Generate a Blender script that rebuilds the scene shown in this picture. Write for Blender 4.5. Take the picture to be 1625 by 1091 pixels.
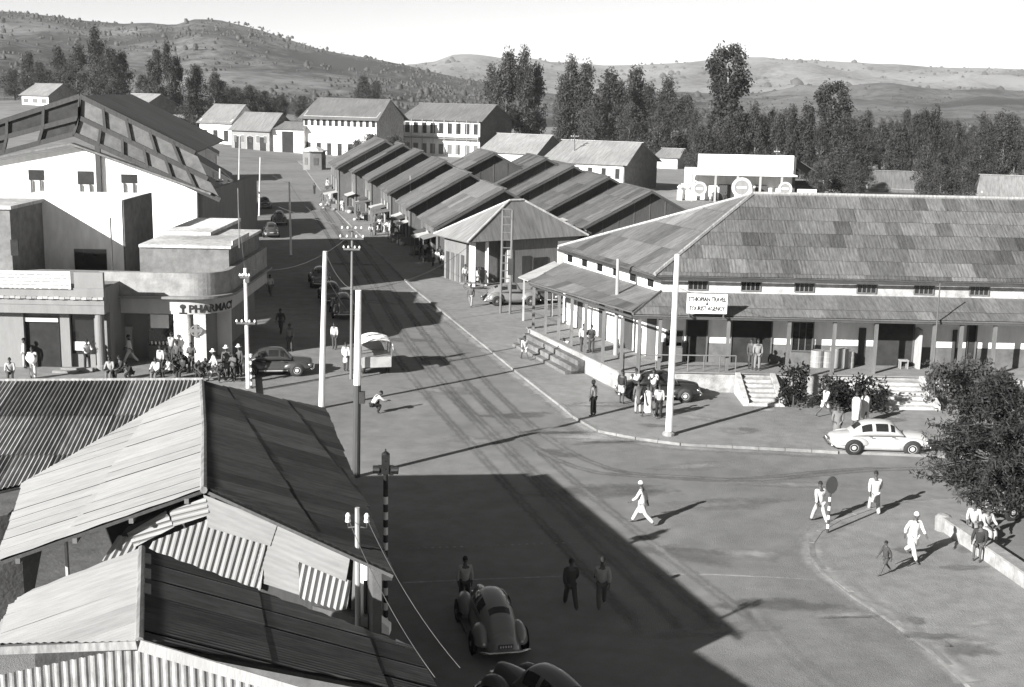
import bpy, bmesh, math, random
from mathutils import Vector, Matrix, noise
random.seed(7)
SC = bpy.context.scene
COL = SC.collection
for o in list(bpy.data.objects): bpy.data.objects.remove(o)
# ------------------------------------------------------------------ camera, sky, sun, exposure
F, HC, PITCH, ROLL = 2000.0, 16.0, math.atan((545 - 147) / 2000.0), 0.02
MC = (Matrix.Rotation(math.pi / 2 - PITCH, 3, 'X') @ Matrix.Rotation(ROLL, 3, 'Z'))
cam_d = bpy.data.cameras.new('camera'); cam = bpy.data.objects.new('camera', cam_d); COL.objects.link(cam)
cam.matrix_world = Matrix.Translation((0, 0, HC)) @ MC.to_4x4()
cam_d.sensor_width = 36; cam_d.sensor_fit = 'HORIZONTAL'; cam_d.lens = 36 * F / 1625
cam_d.clip_start = .5; cam_d.clip_end = 20000
SC.camera = cam
SUN_EL, SUN_AZ = math.radians(22.5), math.radians(225)
w = bpy.data.worlds.new('World'); SC.world = w; w.use_nodes = True
nt = w.node_tree; nt.nodes.clear()
sky = nt.nodes.new('ShaderNodeTexSky'); sky.sky_type = 'NISHITA'; sky.sun_disc = False
sky.sun_elevation = SUN_EL; sky.sun_rotation = SUN_AZ; sky.dust_density = 0.5; sky.air_density = 1.0; sky.altitude = 2400
bw = nt.nodes.new('ShaderNodeRGBToBW'); bg = nt.nodes.new('ShaderNodeBackground'); wo = nt.nodes.new('ShaderNodeOutputWorld')
nt.links.new(sky.outputs[0], bw.inputs[0]); nt.links.new(bw.outputs[0], bg.inputs[0]); nt.links.new(bg.outputs[0], wo.inputs[0])
bg.inputs[1].default_value = 0.05
sd = bpy.data.lights.new('sun', 'SUN'); sd.energy = 5.0; sd.angle = math.radians(.53); sd.color = (1, .995, .985)
sun = bpy.data.objects.new('sun', sd); COL.objects.link(sun)
TOSUN = Vector((math.sin(SUN_AZ) * math.cos(SUN_EL), math.cos(SUN_AZ) * math.cos(SUN_EL), math.sin(SUN_EL)))
sun.rotation_euler = TOSUN.to_track_quat('Z', 'Y').to_euler()
sun.location = (-40, -40, 60)
SC.view_settings.view_transform = 'Standard'; SC.view_settings.look = 'None'
SC.view_settings.exposure = 1.4; SC.view_settings.gamma = 1.0
SC.cycles.use_denoising = True
SC.cycles.max_bounces = 5; SC.cycles.volume_bounces = 0

# ------------------------------------------------------------------ measuring: a photo pixel to a place
def ray(u, v): return MC @ Vector(((u - 812.5) / F, -(v - 545.5) / F, -1))
def G(u, v, z=0.0):                     # the point at height z seen there
    d = ray(u, v); t = (z - HC) / d.z
    return Vector((0, 0, HC)) + t * d
def D(u, v, y):                         # the point at distance y seen there
    d = ray(u, v); return Vector((0, 0, HC)) + (y / d.y) * d
def RP(u, v, p, n):                     # the point on a plane seen there
    d = ray(u, v); c = Vector((0, 0, HC)); return c + d * ((p - c).dot(n) / d.dot(n))
def V3(*a): return Vector(a)

# ------------------------------------------------------------------ materials (the photograph is black and white)
MATS = {}
def mat(name, v=.3, rough=.8, nscale=3.0, namt=.25, bump=0., bscale=30., objcol=False, stretch=None, metal=0., spec=.3, coat=0., detail=6., v2=None, s2=.3, a2=.3):
    if name in MATS: return MATS[name]
    m = bpy.data.materials.new(name); m.use_nodes = True; n = m.node_tree.nodes; L = m.node_tree.links
    b = n['Principled BSDF']; b.inputs['Roughness'].default_value = rough; b.inputs['Metallic'].default_value = metal
    b.inputs['Specular IOR Level'].default_value = spec; b.inputs['Coat Weight'].default_value = coat
    tc = n.new('ShaderNodeTexCoord'); mp = n.new('ShaderNodeMapping'); L.new(tc.outputs['Object'], mp.inputs[0])
    oi = n.new('ShaderNodeObjectInfo')
    off = n.new('ShaderNodeMath'); off.operation = 'MULTIPLY'; off.inputs[1].default_value = 91.0; L.new(oi.outputs['Random'], off.inputs[0])
    L.new(off.outputs[0], mp.inputs['Location'])
    if stretch: mp.inputs['Scale'].default_value = stretch
    t1 = n.new('ShaderNodeTexNoise'); t1.inputs['Scale'].default_value = nscale; t1.inputs['Detail'].default_value = detail; t1.inputs['Roughness'].default_value = .65
    L.new(mp.outputs[0], t1.inputs[0])
    mr = n.new('ShaderNodeMapRange'); mr.inputs[1].default_value = .3; mr.inputs[2].default_value = .7
    mr.inputs[3].default_value = 1 - namt; mr.inputs[4].default_value = 1 + namt; L.new(t1.outputs[0], mr.inputs[0])
    t2 = n.new('ShaderNodeTexNoise'); t2.inputs['Scale'].default_value = nscale * s2 * .37; t2.inputs['Detail'].default_value = 3
    L.new(tc.outputs['Object'], t2.inputs[0])
    mr2 = n.new('ShaderNodeMapRange'); mr2.inputs[1].default_value = .3; mr2.inputs[2].default_value = .7
    mr2.inputs[3].default_value = 1 - a2; mr2.inputs[4].default_value = 1 + a2; L.new(t2.outputs[0], mr2.inputs[0])
    mu = n.new('ShaderNodeMath'); mu.operation = 'MULTIPLY'; L.new(mr.outputs[0], mu.inputs[0]); L.new(mr2.outputs[0], mu.inputs[1])
    mc = n.new('ShaderNodeVectorMath'); mc.operation = 'SCALE'; L.new(mu.outputs[0], mc.inputs['Scale'])
    if objcol: L.new(oi.outputs['Color'], mc.inputs[0])
    else: mc.inputs[0].default_value = (v, v * .992, v * .975)
    L.new(mc.outputs[0], b.inputs['Base Color'])
    if bump:
        t3 = n.new('ShaderNodeTexNoise'); t3.inputs['Scale'].default_value = bscale; t3.inputs['Detail'].default_value = 4; L.new(mp.outputs[0], t3.inputs[0])
        bp = n.new('ShaderNodeBump'); bp.inputs['Strength'].default_value = bump; bp.inputs['Distance'].default_value = .05
        L.new(t3.outputs[0], bp.inputs['Height']); L.new(bp.outputs[0], b.inputs['Normal'])
    MATS[name] = m; return m
mat('asphalt', .172, .85, .9, .2, .5, 30, s2=.22, a2=.18, detail=12.)
mat('pavement', .2, .92, 1.6, .2, .5, 18, detail=12., s2=.2, a2=.14)
mat('earth', .17, .95, .2, .25, .3, 3, s2=.15, a2=.25)
mat('kerb', .2, .85, 3, .25, .3, 20)
mat('paint', .24, .8, 5, .35)
mat('iron', .3, .66, 2.6, .42, .1, 40, objcol=True, stretch=(3.5, .55, 1), s2=.4, a2=.10, spec=.35)
mat('ironnear', .3, .62, 2.2, .15, .1, 40, objcol=True, stretch=(3.5, .55, 1), s2=.4, a2=.12, spec=.35)
mat('ironfar', .3, .72, 1.6, .34, .15, 9, objcol=True, stretch=(2.6, .3, 1), s2=.3, a2=.14, spec=.25)
mat('plaster', .3, .9, 1.1, .13, .2, 14, objcol=True, stretch=(1.6, 1.6, .45), a2=.12)
mat('stain', .3, .9, 1.6, .3, .3, 9, objcol=True, a2=.2)
mat('timber', .3, .85, 2.5, .22, .2, 30, objcol=True, stretch=(4, 4, .5), a2=.18)
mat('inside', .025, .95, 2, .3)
mat('metal', .3, .5, 5, .12, objcol=True, metal=.2, spec=.5)
mat('chrome', .6, .2, 5, .05, metal=1.)
mat('carpaint', .3, .3, 1.5, .06, objcol=True, spec=.5, coat=.6, a2=.04)
mat('tyre', .025, .8, 8, .2)
mat('glass', .018, .08, 2, .1, spec=.7)
mat('cloth', .3, .9, 9, .10, .3, 25, objcol=True, spec=.1, a2=.06)
mat('skin', .07, .6, 6, .1, objcol=False)
mat('hair', .012, .8, 20, .2)
mat('leaf', .06, .7, .25, .35, objcol=True, spec=.25, s2=2., a2=.25)
mat('bark', .2, .9, 2, .35, .4, 8, objcol=True, stretch=(4, 4, .6))
mat('pole', .3, .85, 1.5, .18, .2, 20, objcol=True, stretch=(5, 5, .5), a2=.1)
mat('rubble', .5, .95, 2.2, .35, .8, 5, objcol=True, a2=.3)
mat('ink', .03, .8, 6, .2)
mat('porcelain', .75, .3, 4, .05)

# ------------------------------------------------------------------ mesh builder
class MB:
    def __init__(s): s.v = []; s.f = []
    def add(s, vs, fs):
        k = len(s.v); s.v += [Vector(p) for p in vs]; s.f += [tuple(i + k for i in f) for f in fs]; return s
    def box(s, x0, x1, y0, y1, z0, z1, M=None):
        p = [V3(x, y, z) for z in (z0, z1) for y in (y0, y1) for x in (x0, x1)]
        if M: p = [M @ q for q in p]
        return s.add(p, [(0, 2, 3, 1), (4, 5, 7, 6), (0, 1, 5, 4), (2, 6, 7, 3), (0, 4, 6, 2), (1, 3, 7, 5)])
    def beam(s, a, b, w, h, up=V3(0, 0, 1)):
        a, b = Vector(a), Vector(b); d = (b - a).normalized(); sd = d.cross(up)
        if sd.length < 1e-4: sd = d.cross(V3(0, 1, 0))
        sd.normalize(); u = sd.cross(d)
        p = [q + sd * (w / 2 * i) + u * (h / 2 * j) for q in (a, b) for i, j in ((-1, -1), (1, -1), (1, 1), (-1, 1))]
        return s.add(p, [(0, 1, 2, 3), (7, 6, 5, 4), (0, 4, 5, 1), (1, 5, 6, 2), (2, 6, 7, 3), (3, 7, 4, 0)])
    def tube(s, path, rad, n=8, caps=True):
        path = [Vector(p) for p in path]
        if not isinstance(rad, (list, tuple)): rad = [rad] * len(path)
        vs = []; fs = []
        for i, p in enumerate(path):
            d = (path[min(i + 1, len(path) - 1)] - path[max(i - 1, 0)]).normalized()
            a = d.cross(V3(0, 0, 1))
            if a.length < .05: a = d.cross(V3(0, 1, 0))
            a.normalize(); b = a.cross(d)
            for k in range(n):
                t = 2 * math.pi * k / n; vs.append(p + (a * math.cos(t) + b * math.sin(t)) * rad[i])
        for i in range(len(path) - 1):
            for k in range(n):
                k2 = (k + 1) % n; fs.append((i * n + k, i * n + k2, (i + 1) * n + k2, (i + 1) * n + k))
        if caps: fs += [tuple(range(n)), tuple(range(len(vs) - 1, len(vs) - n - 1, -1))]
        return s.add(vs, fs)
    def prism(s, pts, z0, z1):
        n = len(pts); a = [V3(p[0], p[1], z0) for p in pts]; b = [V3(p[0], p[1], z1) for p in pts]
        return s.add(a + b, [tuple(range(n - 1, -1, -1)), tuple(range(n, 2 * n))] + [(i, (i + 1) % n, (i + 1) % n + n, i + n) for i in range(n)])
    def solid(s, pts, off):              # polygon in space given thickness
        n = len(pts); a = [Vector(p) for p in pts]; b = [p + off for p in a]
        return s.add(a + b, [tuple(range(n - 1, -1, -1)), tuple(range(n, 2 * n))] + [(i, (i + 1) % n, (i + 1) % n + n, i + n) for i in range(n)])
    def ell(s, c, r, nu=12, nv=8, M=None, z0=-1., z1=1.):
        vs = []; fs = []; c = Vector(c)
        for j in range(nv + 1):
            t = math.asin(z0) + (math.asin(z1) - math.asin(z0)) * j / nv
            for i in range(nu):
                a = 2 * math.pi * i / nu; p = V3(r[0] * math.cos(t) * math.cos(a), r[1] * math.cos(t) * math.sin(a), r[2] * math.sin(t))
                vs.append(c + (M @ p if M else p))
        for j in range(nv):
            for i in range(nu): fs.append((j * nu + i, j * nu + (i + 1) % nu, (j + 1) * nu + (i + 1) % nu, (j + 1) * nu + i))
        return s.add(vs, fs)
    def lathe(s, prof, n=16, M=None):    # prof (r,z)
        vs = []; fs = []
        for r, z in prof:
            for k in range(n):
                a = 2 * math.pi * k / n; p = V3(r * math.cos(a), r * math.sin(a), z); vs.append(M @ p if M else p)
        for i in range(len(prof) - 1):
            for k in range(n): fs.append((i * n + k, i * n + (k + 1) % n, (i + 1) * n + (k + 1) % n, (i + 1) * n + k))
        return s.add(vs, fs)
    def mesh(s, name, smooth=False):
        me = bpy.data.meshes.new(name); me.from_pydata([tuple(p) for p in s.v], [], s.f)
        bm = bmesh.new(); bm.from_mesh(me); bmesh.ops.recalc_face_normals(bm, faces=bm.faces); bm.to_mesh(me); bm.free()
        if smooth: me.polygons.foreach_set('use_smooth', [True] * len(me.polygons))
        me.update(); return me
    def build(s, name, m, parent=None, c=None, smooth=False, M=None):
        return obj(name, s.mesh(name, smooth), m, parent, c, M)
def WM(o):
    if o.parent is None: return o.matrix_basis.copy()
    return WM(o.parent) @ o.matrix_parent_inverse @ o.matrix_basis
def obj(name, me, m, parent=None, c=None, M=None, local=False):
    if m is not None and not me.materials: me.materials.append(MATS[m] if isinstance(m, str) else m)
    o = bpy.data.objects.new(name, me); COL.objects.link(o)
    if M is not None: o.matrix_basis = M
    if parent is not None:
        o.parent = parent
        if not local: o.matrix_parent_inverse = WM(parent).inverted()
    if c is not None: o.color = (c, c * .992, c * .975, 1)
    return o
def tag(o, label, cat, group=None):
    o['label'] = label; o['category'] = cat
    if group: o['group'] = group
    return o
def struct(o): o['kind'] = 'structure'; return o
def stuff(o): o['kind'] = 'stuff'; return o
def thing(name, label, cat, loc=(0, 0, 0), rz=0., group=None):
    o = bpy.data.objects.new(name, None); COL.objects.link(o); o.empty_display_size = .3
    o.location = loc; o.rotation_euler = (0, 0, rz); tag(o, label, cat, group); o.matrix_basis = Matrix.Translation(loc) @ Matrix.Rotation(rz, 4, 'Z')
    return o
def place(root, loc, rz, s=1.):
    root.matrix_basis = Matrix.Translation(loc) @ Matrix.Rotation(rz, 4, 'Z') @ Matrix.Scale(s, 4); return root
def children(o): return [c for c in COL.objects if c.parent == o]

# ------------------------------------------------------------------ sheet-iron roofs
def basis(pts):
    n = (pts[1] - pts[0]).cross(pts[2] - pts[0]).normalized()
    if n.z < 0: n = -n
    v = (V3(0, 0, -1) - n * V3(0, 0, -1).dot(n)).normalized(); u = v.cross(n)
    M = Matrix((u, v, n)).transposed().to_4x4(); M.translation = pts[0]; return M
def clip(poly, cp):                      # clip polygon by a convex one
    area = sum(cp[i][0] * cp[(i + 1) % len(cp)][1] - cp[(i + 1) % len(cp)][0] * cp[i][1] for i in range(len(cp)))
    sg = 1 if area > 0 else -1
    for i in range(len(cp)):
        a, b = cp[i], cp[(i + 1) % len(cp)]; out = []
        f = lambda p: sg * ((b[0] - a[0]) * (p[1] - a[1]) - (b[1] - a[1]) * (p[0] - a[0]))
        for k in range(len(poly)):
            p, q = poly[k], poly[(k + 1) % len(poly)]; fp, fq = f(p), f(q)
            if fp >= 0: out.append(p)
            if (fp >= 0) != (fq >= 0):
                t = fp / (fp - fq); out.append((p[0] + (q[0] - p[0]) * t, p[1] + (q[1] - p[1]) * t))
        poly = out
        if len(poly) < 3: return []
    return poly
def slab(name, pts, th, m, parent, c, drop=0.):
    M = basis(pts); Mi = M.inverted(); q = [Mi @ p for p in pts]
    b = MB(); b.solid([V3(p.x, p.y, -th - drop) for p in q], V3(0, 0, th))
    return b.build(name, m, parent, c, M=M)
def sheets(deck, pts, name, sw, sl, corr, amp, tint, rnd, lap=.1, seg=4, jit=.0, lift=.02, m='iron', stag=0.):
    M = basis(pts); Mi = M.inverted(); q = [((Mi @ p).x, (Mi @ p).y) for p in pts]
    x0, x1 = min(p[0] for p in q), max(p[0] for p in q); y0, y1 = min(p[1] for p in q), max(p[1] for p in q)
    nx, ny = math.ceil((x1 - x0) / sw), math.ceil((y1 - y0) / sl); shared = None; Wi = M.inverted()
    ns = max(1, round(sw / corr * seg))
    for j in range(ny):
        for i in range(nx + 1):
            ox = x0 + i * sw - sw * stag * (j % 2); oy = y0 + j * sl
            cell = [(ox, oy), (ox + sw, oy), (ox + sw, oy + sl), (ox, oy + sl)]
            cc = clip(cell, q)
            if not cc: continue
            ar = abs(sum(cc[k][0] * cc[(k + 1) % len(cc)][1] - cc[(k + 1) % len(cc)][0] * cc[k][1] for k in range(len(cc)))) / 2
            if ar < .04 * sw * sl: continue
            full = ar > .999 * sw * sl; me = shared if full else None
            h = lambda x: amp * math.sin(2 * math.pi * x / corr)
            if me is None:
                b = MB(); e = lap if j < ny - 1 else 0.
                for k in range(ns):
                    xa, xb = sw * k / ns, sw * (k + 1) / ns
                    st = [(ox + xa, oy), (ox + xb, oy), (ox + xb, oy + sl), (ox + xa, oy + sl)]
                    if not full: st = clip(st, q)
                    if len(st) < 3: continue
                    ps = [(p[0] - ox, p[1] - oy) for p in st]
                    ps = [(x, y + (e if y > sl - 1e-5 else 0)) for x, y in ps]
                    b.add([V3(x, y, h(x) + lift * y / sl) for x, y in ps], [tuple(range(len(ps)))])
                me = b.mesh(name)
                bm = bmesh.new(); bm.from_mesh(me); bmesh.ops.remove_doubles(bm, verts=bm.verts, dist=.0005); bm.to_mesh(me); bm.free()
                if full: shared = me
            c = tint(i, j, nx, ny) if callable(tint) else tint * (1 + random.uniform(-rnd, rnd))
            T = M @ Matrix.Translation((ox + random.uniform(-jit, jit), oy + random.uniform(-jit, jit), amp + .012 + random.uniform(0, .006))) @ Matrix.Rotation(random.uniform(-jit, jit) * .4, 4, 'Z')
            obj(name, me, m, deck, c, T)
def patina(base, seed, dark=.1):
    def f(i, j, nx, ny):
        c = base * (1 + .55 * noise.noise((i * .33 + seed, j * .6, seed)) + random.uniform(-.13, .13)); r = random.random()
        return c * (.66 if r < dark else 1.22 if r > .93 else 1.)
    return f
def patch(base, spread, light=.12, dark=.18, rowvar=None):
    def f(i, j, nx, ny):
        r = random.random(); c = base * (1 + random.uniform(-spread, spread))
        if r < dark: c *= rowvar or .6
        elif r > 1 - light: c *= 1.22
        return c
    return f
def text_mesh(s, size, depth=.02, align='CENTER'):
    cu = bpy.data.curves.new('lettering', 'FONT'); cu.body = s; cu.size = size; cu.extrude = depth; cu.align_x = align; cu.align_y = 'CENTER'; cu.resolution_u = 2; cu.offset = size * .025
    o = bpy.data.objects.new('lettering_tmp', cu); COL.objects.link(o); bpy.context.view_layer.update()
    me = bpy.data.meshes.new_from_object(o.evaluated_get(bpy.context.evaluated_depsgraph_get())); bpy.data.objects.remove(o); bpy.data.curves.remove(cu)
    me.materials.clear(); return me
# ------------------------------------------------------------------ the ground, road and pavements
b = MB(); b.add([(-9000, -400, 0), (9000, -400, 0), (9000, 9000, 0), (-9000, 9000, 0)], [(0, 1, 2, 3)])
struct(b.build('ground', 'earth'))
P = lambda u, v, z=0.: (G(u, v, z).x, G(u, v, z).y)
def sheet(name, pts, z, m):
    b = MB(); b.add([(p[0], p[1], z) for p in pts], [tuple(range(len(pts)))]); o = b.build(name, m)
    for pl in o.data.polygons:
        if pl.normal.z < 0: pl.flip()
    return struct(o)
road = sheet('road', [(-140, 8), (90, 8), (130, 66), P(1500, 722), P(1080, 700), P(950, 680), P(910, 655), P(730, 510), P(655, 450), P(530, 326), P(475, 252), P(420, 238), (-120, 318), (-120, 300), P(340, 262), P(375, 300), P(398, 500), P(402, 640), (-140, 60)], .006, 'asphalt')
KZ = .13
KL = [(455, 243), (480, 262), (505, 297), (530, 330), (655, 455), (730, 515), (820, 588), (885, 638), (912, 660), (950, 682), (1010, 694), (1080, 703), (1330, 716), (1500, 723), (1750, 735)]
pav = MB().prism([P(u, v, KZ) for u, v in KL] + [(130, 66), (130, 330), (-20, 330)], -.05, KZ).build('pavement', 'pavement'); struct(pav)
pavl = MB().prism([(-140, 64), P(407, 632, .2), P(404, 590, .2), P(398, 500, .2), P(392, 420, .2), (-140, 110)], -.05, .2).build('pavement', 'pavement'); struct(pavl)
IS = [(1520, 790), (1440, 796), (1380, 808), (1330, 826), (1300, 844), (1288, 862), (1290, 882), (1308, 905), (1352, 940), (1420, 985), (1480, 1030), (1540, 1085), (1600, 1140)]
isl = MB().prism([P(u, v, KZ) for u, v in IS] + [(26, 30), (70, 30), (90, 57)], -.05, KZ).build('pavement', 'pavement'); struct(isl)
def kerb(parent, px, name='kerb_stone', tint=.3, z=KZ):
    pts = [G(u, v, z) for u, v in px]; acc = []
    for a, c in zip(pts, pts[1:]):
        n = max(1, round((c - a).length / 1.15)); acc += [(a.lerp(c, k / n), a.lerp(c, (k + 1) / n)) for k in range(n)]
    for a, c in acc:
        d = (c - a); L = d.length; d.normalize(); e = random.uniform(-.012, .012)
        b = MB(); b.beam(a + d * .012 + V3(0, 0, -.085 + e), c - d * .012 + V3(0, 0, -.085 + e), .2, .2)
        b.build(name, 'kerb', parent)
kerb(pav, KL[3:6]); kerb(pav, KL[5:13]); kerb(isl, IS)
# crossing line and studs
def line(px, wd, name, z=.012, m='paint'):
    b = MB(); pts = [G(u, v, z) for u, v in px]
    for a, c in zip(pts, pts[1:]):
        s = (c - a).normalized().cross(V3(0, 0, 1)) * wd / 2; b.add([a - s, c - s, c + s, a + s], [(0, 1, 2, 3)])
    o = b.build(name, m, road); return o
line([(640, 925), (770, 919), (1000, 911), (1130, 912), (1240, 917), (1295, 921)], .10, 'crossing_line')
for k in range(24):
    t = k / 23; c = G(652 + t * 265, 871 - t * 10, .012)
    MB().lathe([(.0001, .014), (.05, .012), (.06, 0)], 10, Matrix.Translation(c)).build('road_stud', 'paint', road)

# wear on the road: patches, wheel tracks, dust swept to the kerb
def wear(nm, v_):
    m = mat(nm, v_, .9, 1.2, .3, .3, 20, a2=.25); n = m.node_tree.nodes; L = m.node_tree.links; at = n.new('ShaderNodeAttribute'); at.attribute_name = 'fade'
    tc = n.new('ShaderNodeTexCoord'); t = n.new('ShaderNodeTexNoise'); t.inputs['Scale'].default_value = 2.2; t.inputs['Detail'].default_value = 6; t.inputs['Roughness'].default_value = .7; L.new(tc.outputs['Object'], t.inputs[0])
    ad = n.new('ShaderNodeMath'); ad.operation = 'MULTIPLY_ADD'; ad.inputs[1].default_value = 1.2; ad.inputs[2].default_value = -.6; L.new(t.outputs[0], ad.inputs[0])
    sm = n.new('ShaderNodeMath'); sm.operation = 'ADD'; L.new(ad.outputs[0], sm.inputs[0]); L.new(at.outputs['Fac'], sm.inputs[1])
    r = n.new('ShaderNodeMapRange'); r.inputs[1].default_value = .12; r.inputs[2].default_value = .85; r.inputs[3].default_value = 0; r.inputs[4].default_value = .85; L.new(sm.outputs[0], r.inputs[0]); L.new(r.outputs[0], n['Principled BSDF'].inputs['Alpha'])
for nm, v_ in (('patch_dark', .11), ('patch_pale', .22), ('track', .156), ('dust', .27)): wear(nm, v_)
def faded(b, fd, name, m, par):
    o = b.build(name, m, par); at = o.data.attributes.new('fade', 'FLOAT', 'POINT'); at.data.foreach_set('value', fd); return o
def blob(name, c, rx, ry, rz, m, z, n=22, rough=.35, seed=0, par=None):
    rg = random.Random(seed); ph = [rg.uniform(0, 6.28) for _ in range(4)]; pts = []; fd = []; rings = ((1., 0.), (.66, .35), (.33, .7))
    for q, w_ in rings:
        for k in range(n):
            a = 2 * math.pi * k / n; f = q * (1 + rough * (.5 * math.sin(2 * a + ph[0]) + .35 * math.sin(3 * a + ph[1]) + .3 * math.sin(5 * a + ph[2]))); x, y = 1.3 * rx * f * math.cos(a), 1.3 * ry * f * math.sin(a)
            pts.append(V3(c.x + x * math.cos(rz) - y * math.sin(rz), c.y + x * math.sin(rz) + y * math.cos(rz), z)); fd.append(w_)
    pts.append(V3(c.x, c.y, z)); fd.append(1.)
    fs = [(r * n + k, r * n + (k + 1) % n, (r + 1) * n + (k + 1) % n, (r + 1) * n + k) for r in range(2) for k in range(n)] + [(2 * n + k, 2 * n + (k + 1) % n, 3 * n) for k in range(n)]
    return faded(MB().add(pts, fs), fd, name, m, par or road)
rw = random.Random(21)
for k, (u, v, rx, ry) in enumerate([(700, 620, 2.2, .8), (820, 660, 1.6, .7), (1150, 800, 2.4, .7), (1230, 960, 1.8, .6), (760, 700, 1.4, .9), (960, 780, 3., .8), (1100, 740, 2.2, .5), (640, 540, 1.5, .8), (1200, 880, 1.2, .7), (880, 720, 1., .6), (600, 480, 2., .7), (690, 570, 1.2, .5), (1270, 770, 2.6, .5), (1090, 880, 1.5, .9), (1150, 1000, 2., .5), (560, 420, 2.5, .9)]):
    blob('road_patch', G(u, v), rx, ry, rw.uniform(-.4, .4), 'patch_dark' if k % 2 else 'patch_pale', .009 + .0003 * k, seed=k)
def strip(name, px, wd, m, z, jag=.0, par=None, zz=0.):
    pts = [G(u, v, zz) for u, v in px]; P_ = []
    for i in range(len(pts) - 1):
        p0, p1, p2, p3 = pts[max(i - 1, 0)], pts[i], pts[i + 1], pts[min(i + 2, len(pts) - 1)]
        for k in range(8): t = k / 8; P_.append(.5 * ((2 * p1) + (p2 - p0) * t + (2 * p0 - 5 * p1 + 4 * p2 - p3) * t * t + (3 * p1 - p0 - 3 * p2 + p3) * t ** 3))
    P_.append(pts[-1]); vs = []; fd = []
    for i, p in enumerate(P_):
        d = (P_[min(i + 1, len(P_) - 1)] - P_[max(i - 1, 0)]).normalized(); s_ = d.cross(V3(0, 0, 1)) * wd * .8
        vs += [V3(*(p - s_).xy, z), V3(*p.xy, z), V3(*(p + s_).xy, z)]; e_ = 0. if i in (0, len(P_) - 1) else .95; fd += [0., e_, 0.]
    n = len(P_); return faded(MB().add(vs, [(3 * i + c, 3 * i + c + 1, 3 * i + c + 4, 3 * i + c + 3) for i in range(n - 1) for c in (0, 1)]), fd, name, m, par or road)
for k, px in enumerate([[(520, 330), (590, 430), (680, 560), (860, 740), (1180, 1000)], [(500, 330), (565, 430), (640, 560), (800, 740), (1060, 1010)], [(1700, 748), (1400, 745), (1100, 760), (840, 690), (640, 470)]]):
    for of in (-.7, .7):
        strip('wheel_track', [(u + of * (v - 140) * .055, v) for u, v in px], .42, 'track', .0145 + .0004 * k + (.0002 if of > 0 else 0), .2)
strip('kerb_dust', [(u - 6, v + 5) for u, v in KL[4:9]], .7, 'dust', .018, .6); strip('kerb_dust', [(u - 2, v + 8) for u, v in KL[8:13]], .8, 'dust', .0185, .6); strip('kerb_dust', [(u - 7, v + 1) for u, v in IS[3:12]], .7, 'dust', .019, .6)
strip('kerb_dust', [(u + 5, v + 1) for u, v in IS[3:12]], .8, 'dust', KZ + .006, .6, isl, KZ)
for k in range(14): blob('dust_patch', G(rw.uniform(820, 1450), rw.uniform(640, 700), KZ), rw.uniform(.5, 1.8), rw.uniform(.3, .8), rw.uniform(-.3, .3), 'dust' if k % 3 else 'track', KZ + .005 + .0004 * k, seed=40 + k, par=pav)
for k in range(12): blob('dust_patch', G(rw.uniform(1340, 1560), rw.uniform(840, 1040), KZ), rw.uniform(.3, 1.1), rw.uniform(.2, .6), rw.uniform(-.3, .3), 'dust' if k % 2 else 'track', KZ + .011 + .0004 * k, seed=80 + k, par=isl)

# ------------------------------------------------------------------ hills
def hillmat(name, lo, hi, sc, th):
    m = bpy.data.materials.new(name); m.use_nodes = True; n = m.node_tree.nodes; L = m.node_tree.links; b = n['Principled BSDF']; b.inputs['Roughness'].default_value = .95; b.inputs['Specular IOR Level'].default_value = .1
    tc = n.new('ShaderNodeTexCoord'); mp = n.new('ShaderNodeMapping'); L.new(tc.outputs['Object'], mp.inputs[0]); mp.inputs['Scale'].default_value = (1, .55, 2.2)
    a = n.new('ShaderNodeTexNoise'); a.inputs['Scale'].default_value = sc; a.inputs['Detail'].default_value = 9; a.inputs['Roughness'].default_value = .62; L.new(mp.outputs[0], a.inputs[0])
    c = n.new('ShaderNodeTexNoise'); c.inputs['Scale'].default_value = sc * 14; c.inputs['Detail'].default_value = 5; c.inputs['Roughness'].default_value = .7; L.new(mp.outputs[0], c.inputs[0])
    ad = n.new('ShaderNodeMath'); ad.operation = 'MULTIPLY_ADD'; ad.inputs[1].default_value = .6; L.new(c.outputs[0], ad.inputs[0]); L.new(a.outputs[0], ad.inputs[2])
    r = n.new('ShaderNodeValToRGB'); r.color_ramp.elements[0].position = th - .06; r.color_ramp.elements[1].position = th + .2
    r.color_ramp.elements[0].color = (lo, lo, lo, 1); r.color_ramp.elements[1].color = (hi, hi, hi, 1); L.new(ad.outputs[0], r.inputs[0]); L.new(r.outputs[0], b.inputs['Base Color'])
    MATS[name] = m
hillmat('scrub', .045, .19, .006, .8); hillmat('grassland', .055, .2, .004, .7); hillmat('scrubfar', .035, .14, .005, .78)
HILLPTS = []; FARPTS = []
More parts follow.
